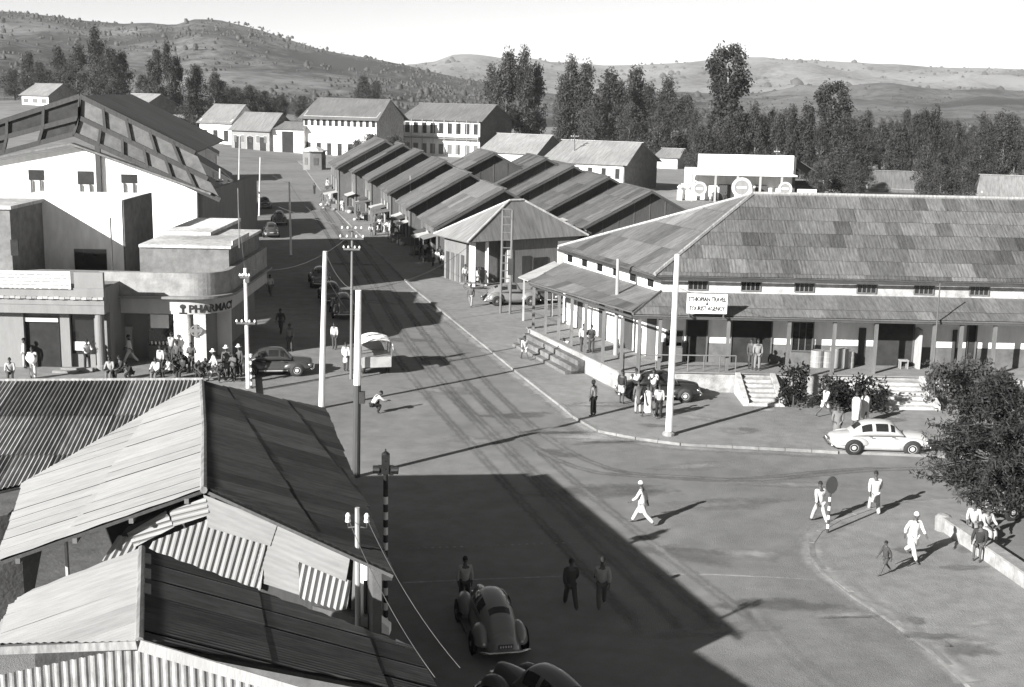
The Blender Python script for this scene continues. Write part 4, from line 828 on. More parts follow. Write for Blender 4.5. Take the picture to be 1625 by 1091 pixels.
# big white gable building with framed screen on its gable
Y1 = Yk + 24.; t = thing('gable_building', 'large white gable building with timber-framed panel screen along its roof edge', 'building', (D(120, 330, Y1).x, Y1, 0))
pz = lambda u, v, dy=0.: D(u, v, Y1 + dy)
wl = [pz(-160, 285), pz(118, 234), pz(312, 300), pz(312, 400), pz(-160, 400)]
for p in wl[3:]: p.z = -.5
MB().solid(wl, V3(0, .4, 0)).build('wall', 'plaster', t, .85)
ap_, rb_, lb_ = pz(128, 152), pz(352, 268), pz(-160, 248)
rl_ = [(lb_, ap_, rb_)]
top = (pz(-160, 246, -.4), pz(127, 153, -.4), pz(310, 243, -.4)); mid = (pz(-160, 262, -.4), pz(126, 187, -.4), pz(330, 284, -.4)); bot = (pz(-160, 285, -.4), pz(117, 213, -.4), pz(350, 318, -.4))
for nm, tr_ in (('top_rail', top), ('middle_rail', mid), ('bottom_rail', bot)):
    for a, c_ in ((tr_[0], tr_[1]), (tr_[1], tr_[2])): MB().beam(a, c_, .16, .34).build(nm, 'timber', t, .045)
rr = random.Random(3)
for lo, hi, n in ((mid, top, 5), (bot, mid, 6)):
    for s_ in (0, 1):
        nn = n if s_ else 5
        for k in range(nn):
            f0, f1 = k / nn, (k + 1) / nn
            a0, a1 = lo[1].lerp(lo[2 * s_], f0), lo[1].lerp(lo[2 * s_], f1); h0, h1 = hi[1].lerp(hi[2 * s_], f0), hi[1].lerp(hi[2 * s_], f1)
            q4 = [p + V3(0, .12, 0) for p in (a0, a1, h1, h0)]; 
            if s_ or rr.random() < .65: MB().solid(q4, V3(0, .06, 0)).build('screen_panel', 'stain', t, (.1 if s_ else .03) * rr.uniform(.85, 1.15))
            MB().beam(a0, h0, .2, .2, V3(0, 1, 0)).build('screen_post', 'timber', t, .045)
for s_ in (0, 2):
    a, c_ = top[1] + V3(0, .5, .05), top[s_] + V3(0, .5, .05); slab('roof_slope', [a, c_, c_ + V3(-3, 22, 0), a + V3(-3, 22, 0)], .12, 'ironfar', t, .16 if s_ else .2)
sh_ = [wl[1] + V3(0, -.35, .25), wl[2] + V3(1.2, -.35, -.3), wl[0] + V3(0, -.35, .25)]
for a, c_ in ((sh_[0], sh_[1]), (sh_[0], sh_[2])): MB().beam(a, c_, .8, .14).build('eave_strip', 'ironfar', t, .12)
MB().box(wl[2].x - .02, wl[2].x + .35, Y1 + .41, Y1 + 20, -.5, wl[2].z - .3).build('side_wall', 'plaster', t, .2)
for u0, u1, v0, v1 in ((45, 69, 270, 286), (123, 148, 272, 293), (192, 217, 277, 291)):
    b = MB(); x0, x1, z0, z1 = wrect(b, u0, v0, u1, v1, Y1 - .06, .05); w_ = b.build('window', 'inside', t)
    for k in range(2): MB().box(x0 + (x1 - x0) * (.15 + .6 * k), x0 + (x1 - x0) * (.23 + .6 * k), Y1 - .2, Y1 - .07, z0 - 1.3, z0).build('window_prop', 'timber', w_, .1)
b = MB(); wrect(b, 152, 232, 160, 318, Y1 - .3, .2); b.build('downpipe', 'timber', t, .05)

# ------------------------------------------------------------------ iron roofs in the foreground
def plane_from(a, b_, c_): n = (b_ - a).cross(c_ - a).normalized(); return lambda u, v: RP(u, v, a, n)
# big gable roof
t = thing('iron_roofed_house', 'big foreground house with smooth light left roof slope and dark right slope', 'house', (-9, 33, 0)); fa = t
r1, r2 = G(320, 606, 6.45), G(325, 776, 7.0)
pr = plane_from(r1, r2, G(625, 912, 5.65)); pl = plane_from(r1, r2, G(8, 887, 5.6))
poly_r = [r1, pr(517, 650), pr(625, 912), r2]; poly_l = [r1, r2, pl(-6, 893), pl(36, 768)]
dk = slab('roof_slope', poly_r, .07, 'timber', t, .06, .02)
sheets(dk, poly_r, 'roof_sheet', .82, 2.3, .12, .018, lambda i, j, nx, ny: .034 * random.uniform(.6, 1.5), 0, seg=4, jit=.03, lift=.008)  # right slope toned far darker than the left, its shade put into the colour
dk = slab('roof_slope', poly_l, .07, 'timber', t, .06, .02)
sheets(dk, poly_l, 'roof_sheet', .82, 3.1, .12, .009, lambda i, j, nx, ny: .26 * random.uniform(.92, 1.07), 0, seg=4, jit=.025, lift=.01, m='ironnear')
rc = MB().tube([r1 + V3(0, 0, .0), r1.lerp(r2, .5) + V3(.03, 0, -.03), r2 + V3(0, -.1, .0)], .085, 8).build('ridge_cap', 'iron', t, .2)
e1, e2, e3 = poly_r[1], poly_r[2], poly_l[2]; e4 = poly_l[3]
inn = lambda p, k=.93: ((e1 + e2 + e3 + e4) / 4).lerp(p, k)
b = MB(); b.prism([inn(p, .86).xy for p in (e1, e2, r2 + V3(0, 1., 0), e3, e4)], 0, 4.2); b.build('wall', 'stain', t, .09)
MB().solid([V3(*inn(e1, .95).xy, 0), V3(*inn(e2, .95).xy, 0), V3(*inn(e2, .95).xy, e2.z - .0), V3(*inn(e1, .95).xy, e1.z - .0)], V3(-.2, 0, 0)).build('side_wall', 'stain', t, .09)  # unseen wall, added to block light leaking under the eave
# patched gable wall of it, every sheet its own piece
ga, gb = e3.lerp(e2, .17), e2.lerp(e3, .02); gy = V3(0, .12, 0); ga, gb, gr = [V3(p.x, p.y, 0) + gy for p in (ga, gb, r2)]
gn = (gb - ga).normalized(); gf = V3(gn.y, -gn.x, 0)
pgl = r2 + gy; GP = lambda u, v: RP(u, v, V3(r2.x, r2.y - .1, 0) , gf)
gback = [GP(196, 842), GP(325, 790), GP(600, 905), GP(600, 1010), GP(300, 980), GP(160, 890)]
MB().solid([p - gf * .25 for p in gback], -gf * .12).build('gable_back', 'timber', t, .05)
def wall_sheet(px, ang, corr, amp, cc, off, nm='wall_sheet'):
    pts = [GP(u, v) + gf * off for u, v in px]; X = (gn * math.cos(ang) + V3(0, 0, 1) * math.sin(ang)); Yv_ = (V3(0, 0, 1) * math.cos(ang) - gn * math.sin(ang))
    o = pts[0]; q = [((p - o).dot(X), (p - o).dot(Yv_)) for p in pts]; x0, x1 = min(a[0] for a in q), max(a[0] for a in q); y0, y1 = min(a[1] for a in q), max(a[1] for a in q); b = MB(); st = corr / 4; k = 0
    while x0 + k * st < x1:
        s_ = clip([(x0 + k * st, y0), (x0 + (k + 1) * st, y0), (x0 + (k + 1) * st, y1), (x0 + k * st, y1)], q); k += 1
        if len(s_) < 3: continue
        b.add([V3(a, c_, amp * math.sin(2 * math.pi * a / corr)) for a, c_ in s_], [tuple(range(len(s_)))])
    M = Matrix((X, Yv_, gf)).transposed().to_4x4(); M.translation = o
    me = b.mesh(nm); bm = bmesh.new(); bm.from_mesh(me); bmesh.ops.remove_doubles(bm, verts=bm.verts, dist=.0005); bm.to_mesh(me); bm.free()
    return obj(nm, me, 'ironnear', t, cc, M)
wall_sheet([(268, 812), (326, 790), (332, 818), (275, 836)], 1.85, .13, .018, .2, -.02)
wall_sheet([(200, 848), (262, 812), (275, 838), (212, 870)], 1.9, .13, .022, .2, -.05)
wall_sheet([(160, 892), (186, 852), (222, 858), (196, 900)], -.5, .13, .025, .2, -.08)
wall_sheet([(322, 786), (440, 832), (428, 868), (330, 838)], 1.2, .13, .003, .2, -.03)
wall_sheet([(438, 832), (556, 880), (548, 925), (424, 872)], 1.2, .13, .003, .22, -.05)
wall_sheet([(240, 862), (330, 826), (420, 862), (412, 940), (228, 882)], -.28, .155, .035, .24, -.12)
wall_sheet([(412, 862), (475, 888), (478, 950), (396, 924)], 1.2, .13, .004, .21, -.14)
wall_sheet([(472, 888), (532, 912), (556, 925), (548, 975), (474, 952)], -.2, .15, .032, .24, -.09)
for px in ([(560, 880), (568, 884), (566, 975), (556, 970)], [(575, 890), (580, 892), (580, 978), (575, 976)]):
    MB().solid([GP(u, v) - gf * .1 for u, v in px], -gf * .08).build('wall_stud', 'timber', t, .14)
MB().solid([GP(u, v) + gf * .02 for u, v in ((570, 888), (622, 910), (622, 921), (572, 921))], -gf * .05).build('white_fascia', 'plaster', t, .8)
MB().solid([GP(u, v) + gf * .02 for u, v in ((572, 921.5), (577, 921.5), (577, 978), (572, 978))], -gf * .06).build('white_post', 'plaster', t, .75)
MB().solid([GP(u, v) + gf * .03 for u, v in ((566, 976), (600, 982), (618, 996), (618, 1008), (566, 990))], -gf * .3).build('white_ledge', 'plaster', t, .7)
p = GP(92, 905); MB().tube([V3(p.x, p.y + .6, 2), V3(p.x, p.y + .6, 5.4)], .05, 6).build('prop', 'timber', t, .35)
for k in range(4): p0 = poly_l[2].lerp(r2, .1 + k * .27) + V3(0, -.02, -.14); MB().beam(p0, p0 + V3(-.25, 2.2, 0), .1, .12).build('purlin', 'timber', t, .12)
# striped roof behind
t = thing('striped_roof_house', 'house with patched striped corrugated roof behind the smooth light slope', 'house', (-16, 45, 0))
sr0, sr1 = G(-90, 607, 6.42), G(322, 605, 6.42); ps = plane_from(sr0, sr1, e4 + V3(0, 0, -.12))
poly_s = [sr0, sr1, ps(318, 612), ps(34, 772), ps(-90, 800)]
tones = {}
def ts(i, j, nx, ny): return random.choice((.1, .13, .17, .22, .26, .16, .12)) * random.uniform(.9, 1.1)
dk = slab('roof_slope', poly_s, .07, 'timber', t, .06, .02); sheets(dk, poly_s, 'roof_sheet', 1.18, 2.6, .13, .03, ts, 0, seg=4, jit=.012, lift=.03)
bk = [sr0 + V3(0, .02, 0), sr1 + V3(0, .02, 0), sr1 + V3(-.2, 3., -2.2), sr0 + V3(0, 3., -2.2)]; slab('roof_slope', bk, .08, 'ironfar', t, .15)
MB().tube([sr0 + V3(0, 0, .05), sr1 + V3(0, 0, .05)], .07, 6).build('ridge_cap', 'iron', t, .25)
b = MB(); q_ = [p.xy for p in (poly_s[4] + V3(0, .5, 0), poly_s[3] + V3(-.3, .5, 0), sr1 + V3(-.5, 2.6, 0), sr0 + V3(.2, 2.6, 0))]; b.prism(q_, 0, 4.1); b.build('wall', 'stain', t, .12)
# front gable roof at the bottom left
t = thing('corner_roof_house', 'nearest house at lower left, light left slope and streaked dark right slope', 'house', (-6.5, 21, 0))
f1, f2 = G(225, 871, 7.1), G(221, 1018, 7.1)
pr = plane_from(f1, f2, G(655, 1032, 5.1)); pl = plane_from(f1, f2, G(0, 1010, 6.4))
poly_r = [f1, pr(655, 1030), pr(700, 1110), pr(221, 1018)]; poly_l = [f1, f2, pl(-30, 1026), pl(30, 950), pl(60, 936)]
def tr2(i, j, nx, ny): return .045 * random.uniform(.7, 1.45)  # dark tone carries the shade of the slope turned from the sun
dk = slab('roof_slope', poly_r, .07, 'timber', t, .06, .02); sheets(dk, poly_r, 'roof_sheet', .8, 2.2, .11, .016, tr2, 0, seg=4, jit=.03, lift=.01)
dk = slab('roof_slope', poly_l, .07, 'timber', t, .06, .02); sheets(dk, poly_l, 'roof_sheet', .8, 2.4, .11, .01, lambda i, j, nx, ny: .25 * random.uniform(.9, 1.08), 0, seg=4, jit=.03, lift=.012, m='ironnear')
MB().tube([f1, f2], .075, 8).build('ridge_cap', 'iron', t, .18)
# corrugated wall under its gable, facing us
gl_, gr_ = pl(-60, 1028), pr(560, 1160)
yw = f2.y + .12; b = MB(); x0, x1, st = gl_.x - .6, f2.x + 3.2, .03; n = int((x1 - x0) / st); vs = []
for k in range(n + 1):
    x = x0 + st * k; zt_ = f2.z - .1 - max(0, (f2.x - x)) * (f2.z - gl_.z) / max(.1, f2.x - gl_.x) - max(0, x - f2.x) * .3; yy = yw + .025 * math.sin(2 * math.pi * x / .15)
    vs += [V3(x, yy, 3.2), V3(x, yy, max(zt_ - .02, 3.3))]
b.add(vs, [(2 * k, 2 * k + 2, 2 * k + 3, 2 * k + 1) for k in range(n)]); b.build('gable_wall', 'iron', t, .24)
MB().beam(f2 + V3(-.02, -.06, -.04), gl_ + V3(0, -.06, -.06), .03, .14).build('barge_board', 'iron', t, .18)
MB().beam(f2 + V3(.02, -.06, -.04), f2 + V3(3.4, -.06, -1.05), .04, .2).build('barge_board', 'plaster', t, .3)
e1, e2, e3, e4 = poly_r[1], poly_r[2], poly_l[2], poly_l[4]; ce = (e1 + e2 + e3 + e4) / 4
b = MB(); b.prism([(ce.lerp(p, .8)).xy for p in (e1, e2 + V3(0, .6, 0), e3 + V3(0, .6, 0), e4, f1 + V3(0, -.8, 0))], 0, 4.2); b.build('wall', 'stain', t, .08)
MB().solid([pr(u, v) + V3(0, 0, .03) for u, v in ((628, 1016), (656, 1030), (656, 1036), (628, 1023))], V3(0, 0, -.15)).build('white_fascia', 'plaster', t, .7)
for k in range(3):
    a = f1 + V3(.25, -.3 - k * .55, -.02); MB().solid([pr(u, v) + V3(0, 0, .06) for u, v in ((229, 882 + k * 24), (240, 884 + k * 24), (240, 900 + k * 24), (229, 898 + k * 24))], V3(0, 0, -.02)).build('roof_patch', 'iron', t, .16)
# aerial mast beside that roof, off to the left, and roof frame whose shade lies on the light slope
# insulator pole at the eave, with two wires
ip = GP(570, 872); ipx = V3(ip.x, ip.y - .3, 0); zt_ = D(569, 806, ipx.y).z
t = thing('insulator_pole', 'short wooden pole with two white insulators by the dark roof eave', 'utility pole', (ipx.x, ipx.y, 3))
MB().tube([(ipx.x, ipx.y, 3), (ipx.x, ipx.y, zt_)], [.07, .055], 8).build('pole', 'pole', t, .3)
ins_p = []
for s_ in (-1, 1):
    c_ = V3(ipx.x + s_ * .21, ipx.y, zt_ - .35); ins_p.append(c_ + V3(0, 0, .1))
    MB().tube([(ipx.x, ipx.y, zt_ - .45), (c_.x, c_.y, c_.z - .12), c_], .018, 6).build('hook', 'metal', t, .1)
    MB().lathe([(.02, 0), (.065, .02), (.05, .1), (.06, .16), (.03, .22), (.001, .23)], 12, Matrix.Translation(c_)).build('insulator', 'porcelain', t)
def wire(label, a, b_, sag, r=.018, cc=.3):
    pts = [a.lerp(b_, k / 12) - V3(0, 0, sag * 4 * (k / 12) * (1 - k / 12)) for k in range(13)]
    return tag(MB().tube(pts, r, 5).build('wire', 'metal', None, cc), label, 'wire')
wire('left of the two pale wires running down from the insulator pole', ins_p[0], G(690, 1075, 6.5), .25, .008, .1)
wire('right of the two pale wires running down from the insulator pole', ins_p[1], G(730, 1060, 6.5), .25, .008, .1)

# ------------------------------------------------------------------ poles
def pole(label, u0, v0, u1, v1, r=.13, cc=.6, z=0., arms=(), dark=None, name='utility_pole', cat='utility pole', flat=False, group=None):
    a = G(u0, v0, z); tp = D(u1, v1, a.y); t = thing(name, label, cat, a, 0, group); h = tp - a
    if dark:
        m = a + h * dark; MB().tube([a - V3(0, 0, .3), m], [r, r * .9], 10).build('shaft', 'pole', t, .06); MB().tube([m, tp], [r * .9, r * .7], 10).build('white_shaft', 'pole', t, cc)
    else: MB().tube([a - V3(0, 0, .3), a + h * .5, tp], [r, r * .85, r * .68], 10).build('shaft', 'pole', t, cc)
    for f, wd in arms:
        c_ = a + h * f; ar = MB().box(c_.x - wd / 2, c_.x + wd / 2, c_.y - .1 - r, c_.y - r * .6, c_.z - .05, c_.z + .05).build('cross_arm', 'timber', t, .1)
        for s_ in (-.48, -.2, .2, .48): MB().lathe([(.02, 0), (.06, .03), (.045, .12), (.001, .16)], 8, Matrix.Translation((c_.x + s_ * wd, c_.y - .08 - r, c_.z + .05))).build('insulator', 'porcelain', ar)
    return t, a, tp
TP = {}
TP['a'] = pole('white pole with small arms in front of the pharmacy', 394, 616, 389, 426, .12, .75, .2, [(.55, 1.), (.93, .5)])
MB().box(TP['a'][1].x - .02, TP['a'][1].x + .2, TP['a'][1].y - .2, TP['a'][1].y + .1, TP['a'][2].z - .75, TP['a'][2].z - .3).build('switch_box', 'metal', TP['a'][0], .08)
TP['b'] = pole('tall whitish pole right of the dark foreground roof, without arms', 510, 648, 516, 399, .16, .62)
TP['c'] = pole('thick pole painted white above and dark below at the street corner', 565, 757, 569, 461, .17, .78, 0, (), .5)
MB().box(TP['c'][1].x + .15, TP['c'][1].x + .38, TP['c'][1].y - .12, TP['c'][1].y + .12, 3.2, 3.7).build('switch_box', 'metal', TP['c'][0], .05)
TP['d'] = pole('slim dark pole with two cross arms beside the canvas-topped truck', 557, 602, 559, 361, .09, .16, 0, [(.985, 1.1), (.93, 1.3), (.86, .9)])
TP['e'] = pole('white pole standing in the street shade, left of the market', 462, 405, 459, 289, .12, .75)
TP['f'] = pole('pale pole at the end of the white gable building', 348, 366, 349, 268, .12, .7, 0, [(.8, .8)])
TP['g'] = pole('tall pale pole in the shady street left of the white pole', 411, 343, 413, 250, .11, .6)
TP['h'] = pole('thin dark pole between the two pale poles in the shady street', 379, 374, 377, 262, .07, .12)
TP['i'] = pole('thin pale pole farthest up the shady street', 379, 294, 380, 214, .1, .5)
TP['j'] = pole('weathered brown pole before the side of the agency veranda', 976, 594, 981, 411, .14, .3, KZ)
TP['k'] = pole('tall bright white pole standing on the kerb before the agency', 1061, 691, 1075, 404, .17, .8, KZ)
MB().lathe([(.3, 0), (.3, .12), (.05, .3)], 10, Matrix.Translation(TP['k'][1])).build('foot_collar', 'kerb', TP['k'][0])
TP['l'] = pole('thin pole rising behind the agency roof with small arms', 1231, 318, 1233, 236, .14, .12, 0, [(.93, .8)])
TP['m'] = pole('dark pole with cross arm among the inner market sheds', 911, 300, 912, 213, .12, .1, 0, [(.95, 1.2), (.88, 1.)])
TP['n'] = pole('thin grey pole before the two-storey white house', 562, 316, 560, 238, .1, .35)
TP['o'] = pole('thin wooden pole between the second and third market sheds', 652, 372, 651, 279, .08, .25)
TP['p'] = pole('thin dark pole standing against the front of the agency at right', 1480, 600, 1492, 450, .05, .1, 1.2)
TP['q'] = pole('short pale post beyond the agency roof, right of the garage', 1306, 318, 1307, 282, .12, .5)
# ladder-like double pole
t = thing('ladder_mast', 'ladder-like double wooden mast beside the market house', 'mast', G(803, 500))
la, lb_ = G(794, 500), G(809, 501); za = D(797, 333, la.y).z
for p in (la, lb_): MB().tube([p, V3(p.x + .05, p.y, za)], .09, 8).build('mast_leg', 'pole', t, .13)
for k in range(12): z = 1.6 + k * .56; MB().beam((la.x, la.y - .05, z), (lb_.x, la.y - .05, z), .06, .07).build('rung', 'timber', t, .12)
MB().box(lb_.x - .22, lb_.x + .18, la.y - .3, la.y - .12, 3., 4.2).build('switch_box', 'metal', t, .05)
wire('wire strung from the dark cross-armed pole toward the white gable building', TP['d'][2], TP['f'][2], 1.0, .012, .12)
wire('wire strung from the ladder mast to the thick two-tone pole', V3(la.x, la.y, za), TP['c'][2], 1.2, .012, .12)
wire('guy wire from the whitish pole down into the street shade', TP['b'][2] - V3(0, 0, 1.2), G(556, 500), .1, .012, .3)
wire('wire between the tall white kerb pole and the weathered pole', TP['k'][2], TP['j'][2], .4, .01, .12)
wire('high wire from the dark cross-armed pole up the street to the white pole', TP['d'][2] + V3(-.4, 0, 0), TP['e'][2], .9, .012, .1)
wire('higher wire running from the white street pole to the tall pale pole', TP['e'][2], TP['g'][2], .8, .012, .1)
wire('wire from the pharmacy pole to the dark cross-armed pole', TP['a'][2], TP['d'][2] - V3(.3, 0, .6), .7, .012, .1)
wire('wire from the pharmacy pole to the roof aerial of the pharmacy', TP['a'][2] - V3(0, 0, .3), V3(D(377, 400, Y4).x, Y4 + .5, z4 + 2.5), .2, .008, .15)
wire('slack wire from the whitish pole to the thick two-tone pole', TP['b'][2], TP['c'][2], .5, .012, .1)
# traffic signal and striped posts
def striped(parent, a, h, r, n):
    for k in range(n): MB().tube([a + V3(0, 0, h * k / n), a + V3(0, 0, h * (k + 1) / n - .003)], r, 10).build('stripe', 'pole', parent, .75 if k % 2 else .05)
a = G(612, 1003); hz = D(612, 716, a.y).z
t = thing('traffic_signal', 'four-way traffic signal on a striped post in the big shadow', 'traffic signal', a); a = V3(a.x, a.y, 0)
striped(t, a, hz - 1.15, .07, 19)
MB().box(a.x - .11, a.x + .11, a.y - .11, a.y + .11, hz - .68, hz - .1).build('signal_head', 'metal', t, .012)
MB().lathe([(.13, 0), (.09, .05), (.02, .1), (.02, .16), (.001, .17)], 10, Matrix.Translation((a.x, a.y, hz - .1))).build('cap', 'metal', t, .012)
for s_ in (-1, 1):
    v_ = MB().box(a.x + s_ * .17 - .06, a.x + s_ * .17 + .06, a.y - .08, a.y + .08, hz - .72, hz - .45).build('side_head', 'metal', t, .012)
    MB().lathe([(.12, -.1), (.13, .1), (.115, .1), (.105, -.1)], 12, Matrix.Translation((a.x + s_ * .27, a.y, hz - .57)) @ Matrix.Rotation(math.pi / 2, 4, 'Y')).build('visor', 'metal', v_, .012)
MB().tube([(a.x, a.y, hz - 1.15), (a.x, a.y, hz - .68)], .075, 10).build('collar', 'metal', t, .012)
for k in range(2): MB().lathe([(.001, .01), (.06, 0)], 12, Matrix.Translation((a.x, a.y - .112, hz - .25 - .24 * k)) @ Matrix.Rotation(math.pi / 2, 4, 'X')).build('lens', 'glass', t)
a = G(1313, 846, KZ); hz = D(1316, 756, a.y).z - KZ
t = thing('road_sign', 'oval dark road sign on a striped post at the island corner', 'road sign', a); striped(t, a, hz - .62, .05, 9)
MB().lathe([(.001, -.03), (.24, -.03), (.26, 0), (.24, .03), (.001, .03)], 20, Matrix.Translation(a + V3(.03, -.02, hz - .33)) @ Matrix.Rotation(math.pi / 2, 4, 'X') @ Matrix.Diagonal((.85, 1.3, 1, 1))).build('sign_disc', 'metal', t, .03)
a = G(399, 617, .2); t = thing('striped_post', 'short black and white striped post beside the pharmacy pole', 'bollard', a); striped(t, a, 1.9, .055, 10)
a = G(985, 600, KZ); t = thing('notice_post', 'short dark post with white edge at the agency veranda corner', 'post', a); MB().box(a.x - .16, a.x + .12, a.y - .05, a.y + .05, 0.1, D(988, 560, a.y).z).build('panel', 'timber', t, .04); MB().box(a.x - .22, a.x - .163, a.y - .05, a.y + .05, 1., D(988, 562, a.y).z).build('white_edge', 'plaster', t, .7)
# low wall on the island, seat height
wa, wb = G(1497, 845, KZ), G(1640, 945, KZ); wd = (wb - wa).normalized(); wn = V3(-wd.y, wd.x, 0)
if wn.y < 0: wn = -wn
t = thing('low_wall', 'low pale wall running along the back of the island pavement', 'wall', wa); L_ = (wb - wa).length; n = int(L_ / 1.1)
for k in range(n):
    p0, p1 = wa + wd * (L_ * k / n + .012), wa + wd * (L_ * (k + 1) / n - .012)
    b = MB(); b.prism([p.xy for p in (p0, p1, p1 + wn * .4, p0 + wn * .4)], KZ - .1, KZ + .5); b.build('wall_block', 'rubble', t, .24)
    b = MB(); b.prism([p.xy for p in (p0 - wn * .05, p1 - wn * .05, p1 + wn * .45, p0 + wn * .45)], KZ + .503, KZ + .58); b.build('coping_stone', 'kerb', t)
b = MB(); b.prism([p.xy for p in (wa + wn * .4, wb + wn * .4, wb + wn * 6, wa + wn * 6 - wd * 1.5)], KZ + .001, KZ + .16); struct(b.build('planting_bed', 'earth'))
e_ = wa - wd * .25 + wn * .1; tag(MB().lathe([(.3, 0), (.32, .5), (.2, .62), (.001, .66)], 12, Matrix.Translation((e_.x, e_.y, KZ))).build('kerb_bollard', 'kerb'), 'small pale round-topped stone at the wall end', 'bollard')
# feathery tree at the right edge
tp = G(1560, 838, KZ) + V3(0.8, 1.6, 0); rng = random.Random(77)
t = thing('feathery_tree', 'dark feathery tree at the right edge hanging over the low wall', 'tree', tp)
tr = MB(); cr = MB(); hT = D(1545, 596, tp.y).z; tr.tube([tp, tp + V3(.1, 0, hT * .35), tp + V3(-.15, .1, hT * .7), tp + V3(.05, 0, hT * .95)], [.16, .13, .08, .02], 8)
for k in range(210):
    f = rng.uniform(.1, .98); a_ = rng.uniform(0, 6.283); rad = (2.5 * math.sin(min(1., (1.02 - f) * 1.7 + .05) * 1.6)) * rng.uniform(.5, 1.) * (1.1 if math.cos(a_) < 0 else .9)
    p0 = tp + V3(0, 0, hT * f * .92); p1 = p0 + V3(math.cos(a_) * rad, math.sin(a_) * rad, rng.uniform(-.2, .55)); pm = p0.lerp(p1, .5) + V3(0, 0, .12)
    tr.tube([p0, pm, p1], [.035, .022, .008], 4, False)
    for _ in range(9):
        s_ = rng.uniform(.3, 1.05); c_ = p0.lerp(p1, s_) + V3(rng.gauss(0, .1), rng.gauss(0, .1), rng.gauss(0, .06)); leaf_quads(cr, c_, (.2, .2, .15), 18, .2, rng, droop=.1, asp=4.)
tr.build('trunk', 'bark', t, .12, smooth=True); cr.build('crown', 'leaf', t, .028)
for k, (u, v) in enumerate([(1500, 652), (1530, 640), (1575, 650)]):
    p = G(u, v, KZ) + V3(0, 1., 0); bush('leafy_shrub', ['leafy shrub at the right foot of the broad steps', 'leafy shrub behind the feathery tree top, before the porch', 'leafy shrub at the right edge before the porch'][k], p, (1.1, .9, 2.1), 40, 30, .2, .05, 'shrubs right of the broad steps', 50 + k, 'shrub')
bush('small_shrub', 'small dark shrub by the kerb near the veranda corner', G(938, 590, KZ), (.5, .4, .8), 14, 22, .16, .04, None, 61, 'shrub')

# ------------------------------------------------------------------ cars (local frame: nose +x, y left, wheels on z=0)
def ring(wb, wt, z0, z1, n=14, p=2.6):
    pts = []
    for k in range(n + 1):
        a = math.pi * k / n; c, s_ = math.cos(a), math.sin(a); q = abs(s_) ** (2 / p); x = (abs(c) ** (2 / p)) * (1 if c > 0 else -1)
        pts.append((x * (wb + (wt - wb) * q), z0 + (z1 - z0) * q))
    return pts
def loft(st, n=14, p=2.6):               # stations (x, z0, z1, half width low, half width top)
    b = MB(); vs = []
    for x, z0, z1, wb, wt in st: vs += [V3(x, y, z) for y, z in ring(wb, wt, z0, z1, n, p)]
    m = n + 1; fs = [(i * m + k, i * m + k + 1, (i + 1) * m + k + 1, (i + 1) * m + k) for i in range(len(st) - 1) for k in range(n)]
    fs += [tuple(range(m)), tuple(range((len(st) - 1) * m, len(st) * m))] + [(i * m, (i + 1) * m, (i + 1) * m + n, i * m + n) for i in range(len(st) - 1)]
    b.add(vs, fs); return b
def spline(st, n):                        # smooth stations
    out = []
    for i in range(len(st) - 1):
        p0, p1, p2, p3 = st[max(i - 1, 0)], st[i], st[i + 1], st[min(i + 2, len(st) - 1)]
        for k in range(n):
            t = k / n; out.append(tuple(.5 * ((2 * b_) + (-a + c) * t + (2 * a - 5 * b_ + 4 * c - d) * t * t + (-a + 3 * b_ - 3 * c + d) * t ** 3) for a, b_, c, d in zip(p0, p1, p2, p3)))
    return out + [st[-1]]
def patch_of(st, i0, i1, k0, k1, off, n=14, p=2.6):  # a piece of the cabin surface set a little proud
    b = MB(); rows = []
    for i in range(i0, i1 + 1):
        x, z0, z1, wb, wt = st[i]; rg = ring(wb + off, wt + off, z0, z1 + off, n, p); rows.append([V3(x, *rg[k]) for k in range(k0, k1 + 1)])
    m = k1 - k0 + 1; vs = [v for r in rows for v in r]; fs = [(i * m + k, i * m + k + 1, (i + 1) * m + k + 1, (i + 1) * m + k) for i in range(i1 - i0) for k in range(m - 1)]
    b.add(vs, fs); return b
def wheel(parent, x, y, r, w_, hub=.6):
    M = Matrix.Translation((x, y, r)) @ Matrix.Rotation(math.pi / 2 * (1 if y < 0 else -1), 4, 'X'); h = w_ / 2
    tb = MB().lathe([(r * .58, -h * .8), (r * .62, -h), (r * .9, -h), (r, -h * .6), (r, h * .6), (r * .9, h), (r * .62, h), (r * .58, h * .8)], 20, M); wo_ = obj('wheel', tb.mesh('wheel', True), 'tyre', parent, local=True)
    rb = MB().lathe([(.001, h * .95), (r * .2, h * 1.0), (r * .32, h * .7), (r * .5, h * .75), (r * .6, h * .8), (r * .62, h * .5)], 16, M); obj('hub_cap', rb.mesh('hub_cap', True), 'metal', wo_, hub, local=True)
